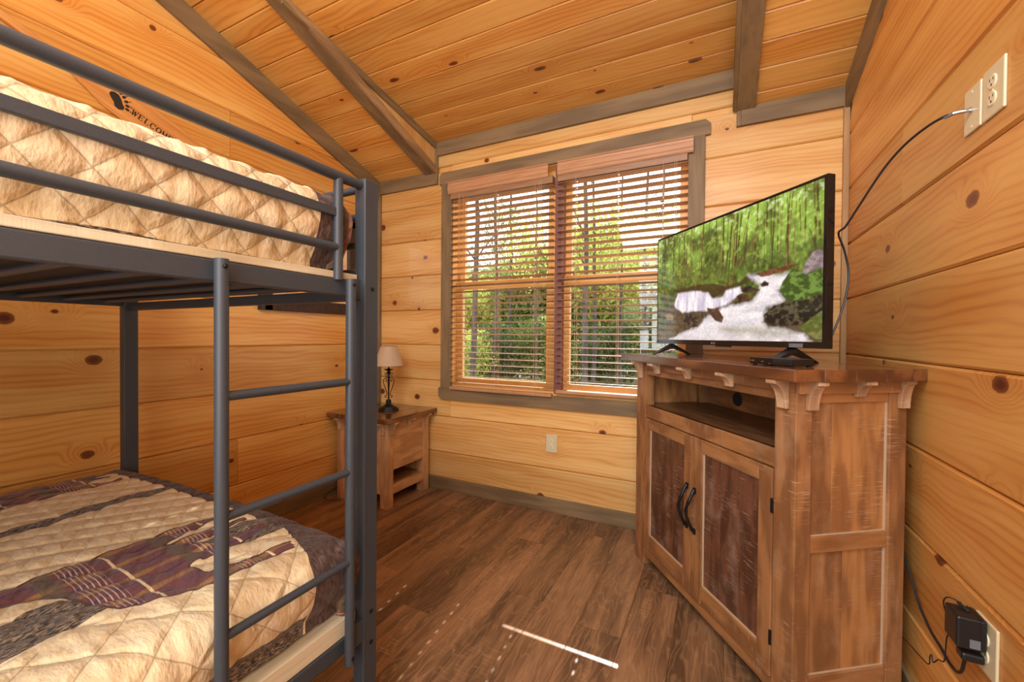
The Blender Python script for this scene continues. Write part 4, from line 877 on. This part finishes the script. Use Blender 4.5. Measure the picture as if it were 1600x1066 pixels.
# the path is measured from the plate
CP = [(.544, 1.444, 1.745), (.522, 1.452, 1.746), (.493, 1.48, 1.738), (.458, 1.53, 1.712), (.425, 1.578, 1.665), (.386, 1.628, 1.585), (.360, 1.668, 1.530), (.346, 1.685, 1.513), (.368, 1.712, 1.460), (.384, 1.730, 1.382), (.374, 1.732, 1.290), (.340, 1.712, 1.185), (.320, 1.705, 1.150)]
CP = [(.552, 1.444, 1.745)] + CP
org = Vector((.54, 1.44, 1.745)); sp_ = [p - org for p in smooth_pts(CP)]
part('jacket', MB().tube(sp_, .0033, 8), M['black'], cx, smooth=True)
part('connector', MB().tube([Vector((.555, 1.444, 1.745)) - org, Vector((.538, 1.446, 1.746)) - org, Vector((.527, 1.450, 1.746)) - org], .0052, 10), M['silver'], cx, smooth=True)
part('sleeve', MB().tube([Vector((.527, 1.450, 1.746)) - org, Vector((.515, 1.460, 1.744)) - org], .0050, 10), M['grey_label'], cx, smooth=True)

ad = thing('power_adapter', 'black power adapter block plugged into the low right wall outlet', 'adapter', (XR - .009, 1.350, .488))
part('body', B(-.052, 0, -.030, .032, -.034, .040), M['black'], ad, .005); part('label_sticker', B(-.030, -.012, -.0306, -.030, -.028, -.008), M['grey_label'], ad); part('seam', B(-.0125, -.0115, -.0304, .0324, -.0344, .0404), M['black_gloss'], ad)
part('strain_relief', MB().tube([(-.020, .0, .040), (-.026, .012, .046), (-.030, .024, .047)], .0035, 8), M['black_soft'], ad, smooth=True)
org = Vector((.53, 1.35, .53)); PT = [(.533, 1.374, .535), (.515, 1.388, .536), (.512, 1.404, .515), (.52, 1.410, .484), (.53, 1.405, .456), (.53, 1.431, .415), (.53, 1.436, .387), (.53, 1.444, .343), (.53, 1.475, .325), (.53, 1.503, .298), (.53, 1.512, .312), (.53, 1.522, .300), (.53, 1.532, .273), (.53, 1.623, .252), (.53, 1.729, .232), (.53, 1.790, .25), (.53, 1.80, .342), (.53, 1.76, .451), (.535, 1.80, .50)]
c1 = thing('adapter_cord', 'thin black cord looping from the adapter to behind the cabinet', 'cord', org); part('wire', MB().tube([p - org for p in smooth_pts(PT)], .0016, 6), M['black_soft'], c1, smooth=True)
org = Vector((.545, 1.34, .43)); PT = [(.530, 1.345, .432), (.530, 1.350, .405), (.535, 1.372, .372), (.54, 1.40, .350), (.545, 1.429, .336), (.545, 1.462, .335), (.545, 1.504, .343), (.545, 1.568, .352), (.545, 1.645, .385), (.545, 1.733, .459), (.545, 1.80, .52), (.53, 1.88, .60)]
c2 = thing('black_cable', 'thick black power cord running from the low outlet up behind the cabinet', 'cord', org); part('wire', MB().tube([p - org for p in smooth_pts(PT)], .0036, 8), M['black_soft'], c2, smooth=True)
part('plug', B(-.028, .012, -.014, .018, -.008, .012), M['black'], c2, .005)

# ------------------------------------------------------------------ nightstand
ns = thing('nightstand', 'brown wooden nightstand with bracketed top in the back left corner', 'nightstand', (-2.44, 2.10, 0))
NWX, NWY, NT_ = .47, .445, .583
def npart(name, mb, mat, bev=.002, parent=ns, label=None): return part(name, mb, M[mat], parent, bev, label=label)
L1 = .062
for (a, b) in ((0, 0), (NWX - L1, 0), (0, NWY - L1), (NWX - L1, NWY - L1)): npart('leg', B(a, a + L1, b, b + L1, 0, NT_), 'night_z')
npart('drawer_front', B(NWX - .022, NWX - .008, L1, NWY - L1, .302, .535), 'night_y'); npart('top_rail', B(NWX - .03, NWX - .003, L1, NWY - L1, .520, NT_), 'night_y')
npart('front_rail', B(NWX - .03, NWX - .003, L1, NWY - L1, .250, .302), 'night_y'); npart('front_rail', B(NWX - .03, NWX - .003, L1, NWY - L1, .085, .147), 'night_y')
npart('side_panel', B(L1, NWX - L1, .014, .030, .085, NT_), 'night_z'); npart('side_panel', B(L1, NWX - L1, NWY - .03, NWY - .014, .085, NT_), 'night_z'); npart('back_panel', B(.01, .024, L1, NWY - L1, .085, NT_), 'night_y')
for k in range(4): npart('shelf_board', B(.07 + k * .094, .07 + k * .094 + .088, .03, NWY - .03, .132, .146), 'cab_y')
for k in range(4): 
    a = -.052 + k * .1425; npart('top_plank', B(a, a + .142, -.052, NWY + .04, NT_, NT_ + .034), 'cab_top_y', .003)
for y_, h_ in ((.040, .085), (.2225, .045), (NWY - .04, .085)): side_corbel(y_, h_, ns, NWX, NT_, .046, .036)
for x_, h_ in ((.035, .085), (.235, .045), (NWX - .035, .085)): front_corbel(x_, h_, ns, 0, NT_, .046, .036)

# ------------------------------------------------------------------ lamp
la = thing('table_lamp', 'black wrought iron table lamp with beige shade on the nightstand', 'lamp', (-2.178, 2.335, NT_ + .0345))
ZL = 0
part('base', MB().prism([(.078 * math.cos(R(22.5 + 45 * k)), .078 * math.sin(R(22.5 + 45 * k))) for k in range(8)], lambda a, b: (a, b, 0), lambda a, b: (a * .97, b * .97, .014))
   .prism([(.062 * math.cos(R(22.5 + 45 * k)), .062 * math.sin(R(22.5 + 45 * k))) for k in range(8)], lambda a, b: (a, b, .014), lambda a, b: (a * .9, b * .9, .026)).lathe([(.045, .026), (.030, .038), (.020, .044), (.019, .070), (.015, .078)], (0, 0, 0), 20), M['iron'], la, .002)
part('stem', MB().lathe([(.0055, .07), (.0055, .27), (.012, .275), (.014, .282), (.006, .288), (.022, .292), (.036, .300), (.034, .302), (.014, .300), (.006, .31), (.006, .345)], (0, 0, 0), 18), M['iron'], la, 0, True)
for k in range(4):
    a_ = R(35 + 90 * k); pts = [(.014, .095), (.022, .092), (.026, .100), (.020, .106), (.013, .110), (.012, .125), (.022, .155), (.034, .190), (.038, .215), (.030, .232), (.018, .230), (.013, .218), (.020, .210), (.026, .217)]
    part('scroll', MB().tube(smooth_pts([(x_ * math.cos(a_), x_ * math.sin(a_), z_) for x_, z_ in pts], 4), .0030, 7), M['iron'], la, 0, True)
    pts = [(.006, .232), (.012, .242), (.022, .240), (.024, .250), (.016, .254), (.010, .262), (.016, .275), (.026, .272), (.026, .262), (.020, .262)]
    part('scroll', MB().tube(smooth_pts([(x_ * math.cos(a_ + .4), x_ * math.sin(a_ + .4), z_) for x_, z_ in pts], 4), .0026, 7), M['iron'], la, 0, True)
sh = MB(); n = 40
for (r0, z0_, r1, z1_, inv) in ((.108, .325, .056, .474, 0), (.106, .326, .054, .474, 1)):
    k = len(sh.v)
    for j in range(n): a_ = 2 * math.pi * j / n; sh.v.append((r0 * math.cos(a_), r0 * math.sin(a_), z0_)); sh.v.append((r1 * math.cos(a_), r1 * math.sin(a_), z1_))
    for j in range(n): q_ = (j + 1) % n; sh.f.append((k + 2 * j, k + 2 * q_, k + 2 * q_ + 1, k + 2 * j + 1))
for j in range(n): q_ = (j + 1) % n; sh.f.append((2 * j, 2 * q_, 2 * n + 2 * q_, 2 * n + 2 * j)); sh.f.append((2 * j + 1, 2 * q_ + 1, 2 * n + 2 * q_ + 1, 2 * n + 2 * j + 1))
shp = part('shade', sh, M['shade'], la, 0, True)
tor = MB()
for r_, z_ in ((.108, .327), (.0565, .472)): tor.tube([(r_ * math.cos(2 * math.pi * j / 40), r_ * math.sin(2 * math.pi * j / 40), z_) for j in range(41)], .0020, 6, False)
part('shade_trim', tor, M['shade_trim'], shp, 0, True)
org = Vector((-2.25, 2.32, .62)); PT = [(-2.235, 2.345, .626), (-2.26, 2.33, .632), (-2.30, 2.34, .660), (-2.34, 2.38, .655), (-2.40, 2.42, .622), (-2.44, 2.45, .620), (-2.497, 2.47, .62), (-2.502, 2.47, .50), (-2.498, 2.3, .12), (-2.495, 2.06, .03), (-2.46, 2.02, .012), (-2.40, 2.03, .012), (-2.36, 2.06, .010)]
lc = thing('lamp_cord', 'black lamp cord running from the lamp down behind the nightstand', 'cord', org); part('wire', MB().tube([p - org for p in smooth_pts(PT)], .0022, 6), M['black_soft'], lc, smooth=True)

# ------------------------------------------------------------------ outdoors
t = NT('leaf litter ground', .95); n = t.noise(t.coord(), .6, 5, .6); n2 = t.noise(t.coord(), 9, 4, .7); t.color(t.mix(t.map(n2, .35, .65), t.mix(n, lin(120, 100, 66), lin(92, 104, 56)), lin(74, 58, 40))); M['ground'] = t.m
g = MB(); N_ = 24
for i in range(N_ + 1):
    for j in range(N_ + 1):
        x_ = -60 + 100 * i / N_; y_ = 3.2 + 70 * j / N_; g.v.append((x_, y_, -1.2 - .02 * (y_ - 3) + .4 * math.sin(x_ * .21) * math.sin(y_ * .17) + (.16 * max(0, y_ - 30))))
for i in range(N_):
    for j in range(N_): k = i * (N_ + 1) + j; g.f.append((k, k + N_ + 1, k + N_ + 2, k + 1))
gr = part('ground', g, M['ground'], smooth=True); gr['kind'] = 'structure'
def gz_(x_, y_): return -1.2 - .02 * (y_ - 3) + .4 * math.sin(x_ * .21) * math.sin(y_ * .17) + (.16 * max(0, y_ - 30)) - .05
def leafmat(name, a, b, c_):
    t = NT(name, .6); n_ = t.noise(t.coord(), 1.1, 2); n2_ = t.noise(t.coord(), 14, 2)
    t.color(t.mix(t.map(n2_, .4, .7), t.mix(t.map(n_, .35, .65), a, b), c_)); t.b.inputs['Transmission Weight'].default_value = 0
    tb = t.n.new('ShaderNodeBsdfTranslucent'); t.put(tb.inputs[0], t.mix(.5, a, b)); ms = t.n.new('ShaderNodeMixShader'); ms.inputs[0].default_value = .45
    out = t.n['Material Output']; t.t.links.new(t.b.outputs[0], ms.inputs[1]); t.t.links.new(tb.outputs[0], ms.inputs[2]); t.t.links.new(ms.outputs[0], out.inputs[0]); return t.m
LM = [leafmat('yellow green leaves', lin(190, 196, 92), lin(146, 162, 78), lin(216, 214, 116)), leafmat('mid green leaves', lin(124, 142, 72), lin(92, 116, 62), lin(160, 172, 96)), leafmat('deep green leaves', lin(84, 104, 62), lin(60, 84, 52), lin(120, 136, 84))]
t = NT('grey brown bark', .9); n = t.noise(t.vec('MULTIPLY', t.coord(), (14, 14, 2.5)), 1, 4, .6); t.color(t.mix(t.map(n, .35, .65), lin(84, 76, 70), lin(46, 42, 40))); t.bump(n, .6, .03); M['bark'] = t.m
def leafcloud(n, spread, size, seed, shape='ball'):
    g_ = np.random.default_rng(seed); P = g_.normal(0, 1, (n, 3)); P /= np.linalg.norm(P, axis=1, keepdims=True); P *= (g_.random((n, 1)) ** (1 / 2.2))
    # clumps
    cn = g_.normal(0, 1, (26, 3)); cn /= np.linalg.norm(cn, axis=1, keepdims=True); cn *= .45 + .5 * g_.random((26, 1)); w_ = g_.integers(0, 26, n); P = cn[w_] * .8 + P * .42
    P *= np.array(spread); A = g_.normal(0, 1, (n, 3)); A /= np.linalg.norm(A, axis=1, keepdims=True); Bv = g_.normal(0, 1, (n, 3)); Bv -= A * (A * Bv).sum(1, keepdims=True); Bv /= np.linalg.norm(Bv, axis=1, keepdims=True)
    s_ = size * (.6 + .8 * g_.random((n, 1))); V = np.stack([P - A * s_, P + Bv * s_ * .5, P + A * s_, P - Bv * s_ * .5], 1).reshape(-1, 3)
    me = bpy.data.meshes.new('foliage'); me.vertices.add(len(V)); me.vertices.foreach_set('co', V.ravel().astype('f')); me.loops.add(4 * n); me.loops.foreach_set('vertex_index', np.arange(4 * n, dtype='i'))
    me.polygons.add(n); me.polygons.foreach_set('loop_start', np.arange(0, 4 * n, 4, dtype='i')); me.polygons.foreach_set('loop_total', np.full(n, 4, 'i')); me.update(); return me
LC = {}
for k in range(3):
    LC['dense%d' % k] = leafcloud(11000, (1, 1, 1.05), .040, 50 + k); LC['dense%d' % k].materials.append(LM[k])
    LC['sparse%d' % k] = leafcloud(1500, (1, 1, .8), .032, 70 + k); LC['sparse%d' % k].materials.append(LM[k])
def trunkmesh(h, r, seed, branches=9, up0=.3):
    g_ = random.Random(seed); mb = MB(); pts = []; x_ = y_ = 0
    for k in range(9): pts.append((x_, y_, h * k / 8)); x_ += g_.uniform(-.05, .05) * h / 8; y_ += g_.uniform(-.05, .05) * h / 8
    mb.tube(pts, [r * (1 - .75 * k / 8) for k in range(9)], 9); bm_ = MB()
    for b in range(branches):
        k = g_.uniform(up0, .97) * 8; i = int(k); p0 = Vector(pts[i]).lerp(Vector(pts[min(i + 1, 8)]), k - i); a_ = g_.uniform(0, 6.28); L_ = h * g_.uniform(.10, .26) * (1.15 - k / 9)
        d_ = Vector((math.cos(a_), math.sin(a_), g_.uniform(.5, 1.3))).normalized(); q_ = [p0]; 
        for s2 in range(5): d_ = (d_ + Vector((g_.uniform(-.25, .25), g_.uniform(-.25, .25), .12))).normalized(); q_.append(q_[-1] + d_ * L_ / 5)
        rb = r * (1 - .75 * k / 8) * .38; bm_.tube(q_, [rb * (1 - .8 * s2 / 5) for s2 in range(6)], 5)
        for tw2 in range(3):
            i2 = g_.randint(1, 4); d2 = (d_ + Vector((g_.uniform(-1, 1), g_.uniform(-1, 1), g_.uniform(-.2, .8)))).normalized(); bm_.tube([q_[i2], q_[i2] + d2 * L_ * .25, q_[i2] + d2 * L_ * .5 + Vector((0, 0, .05 * L_))], [rb * .4, rb * .25, rb * .1], 4)
    return mb, bm_
def tree(label, x_, y_, h, r, seed, leaf, kind, cz, cr, group=None, branches=9, up0=.3):
    o = thing('tree', label, 'tree', (x_, y_, gz_(x_, y_)), 0, group); mb, bm_ = trunkmesh(h, r, seed, branches, up0)
    part('trunk', mb, M['bark'], o, smooth=True); part('branches', bm_, M['bark'], o)
    if leaf is not None:
        f = bpy.data.objects.new('foliage', LC[kind + str(leaf)]); C.objects.link(f); f.parent = o; f.location = (0, 0, cz); f.scale = cr; f.rotation_euler = (0, 0, seed * 1.7); f['kind'] = 'stuff'
    return o
def at(u, y): # x on the line of sight through column u of the photograph at depth y
    k = (u - 800) / 647.669; return y * (-math.sin(yaw) + math.cos(yaw) * k) / (math.cos(yaw) + math.sin(yaw) * k)
TR = [  # column, y, height, radius, leaf colour, kind, crown height, crown radius, label
 (741, 9.5, 12, .095, None, None, 0, 0, 'bare dark tree trunk nearest the left edge of the window view'),
 (771, 13, 14, .085, None, None, 0, 0, 'slim straight trunk rising in the left blind, second from the window edge'),
 (800, 17, 13, .10, 1, 'sparse', 7.5, (2, 2, 2.6), 'thin tree with few leaves in the middle of the left window'),
 (835, 14, 10, .07, 0, 'sparse', 6.2, (1.6, 1.6, 2.2), 'thin leafy tree beside the centre post of the window'),
 (909, 9, 9, .085, None, None, 0, 0, 'thick dark trunk just right of the window centre post'),
 (925, 13, 10, .08, 0, 'sparse', 6.2, (1.5, 1.5, 2.2), 'leaning trunk behind the thick one right of the centre post'),
 (968, 15, 9.5, .08, 1, 'sparse', 6, (2.0, 2.0, 2.0), 'yellow leaved tree in the middle of the right window'),
 (1006, 12, 8.5, .09, 0, 'sparse', 5.4, (1.6, 1.6, 1.8), 'tree trunk seen just above the left end of the television'),
 (1040, 11, 7.6, .085, 0, 'sparse', 5.0, (1.4, 1.4, 1.7), 'tree trunk nearest the right edge of the window view')]
for k, (u, y_, h, r, lf, kd, cz, cr, lb) in enumerate(TR): tree(lb, at(u, y_), y_, h, r, 100 + k, lf, kd, cz, cr)
BK = [(712, 22, 0, 3.3, 3.2), (738, 18, 0, 2.6, 2.2), (765, 26, 1, 3.6, 3.4), (792, 20, 1, 2.8, 2.6), (818, 24, 2, 3.4, 3.4), (846, 19, 1, 3.0, 2.8), (872, 25, 0, 4.4, 3.6), (900, 21, 2, 3.4, 3.0), (930, 27, 1, 5.0, 4.0), (960, 20, 0, 3.6, 2.8), (985, 24, 2, 4.6, 3.4), (1015, 28, 0, 5.6, 4.2), (1050, 22, 1, 4.6, 3.2), (1085, 26, 0, 5.2, 4.0),
 (730, 13, 0, .9, 1.3), (780, 14, 2, .9, 1.5), (860, 15, 1, .9, 1.7), (940, 16, 2, .9, 1.6), (1000, 17, 1, 1.2, 1.8)]
for k, (u, y_, lf, cz, cr) in enumerate(BK):
    nm = ['yellow green', 'mid green', 'deep green'][lf]
    side = 'left of the window post' if u < 866 else 'right of the window post'
    nth = sum(1 for b_ in BK[:k] if (b_[0] < 866) == (u < 866) and (b_[3] > 1.5) == (cz > 1.5))
    ord_ = ['first', 'second', 'third', 'fourth', 'fifth', 'sixth', 'seventh', 'eighth'][nth]
    tree(('%s leafy tree, %s from left among those ' + side) % (nm, ord_) if cz > 1.5 else ('low %s bush, %s from left ' + side) % (nm, ord_), at(u, y_), y_, (cz + cr) * 1.0 + 1.2, .09, 300 + k, lf, 'dense', cz + 1.2, (cr * 1.0, cr * .8, cr), 'leafy trees of the woods' if cz > 1.5 else 'undergrowth bushes of the woods', 5, .4)
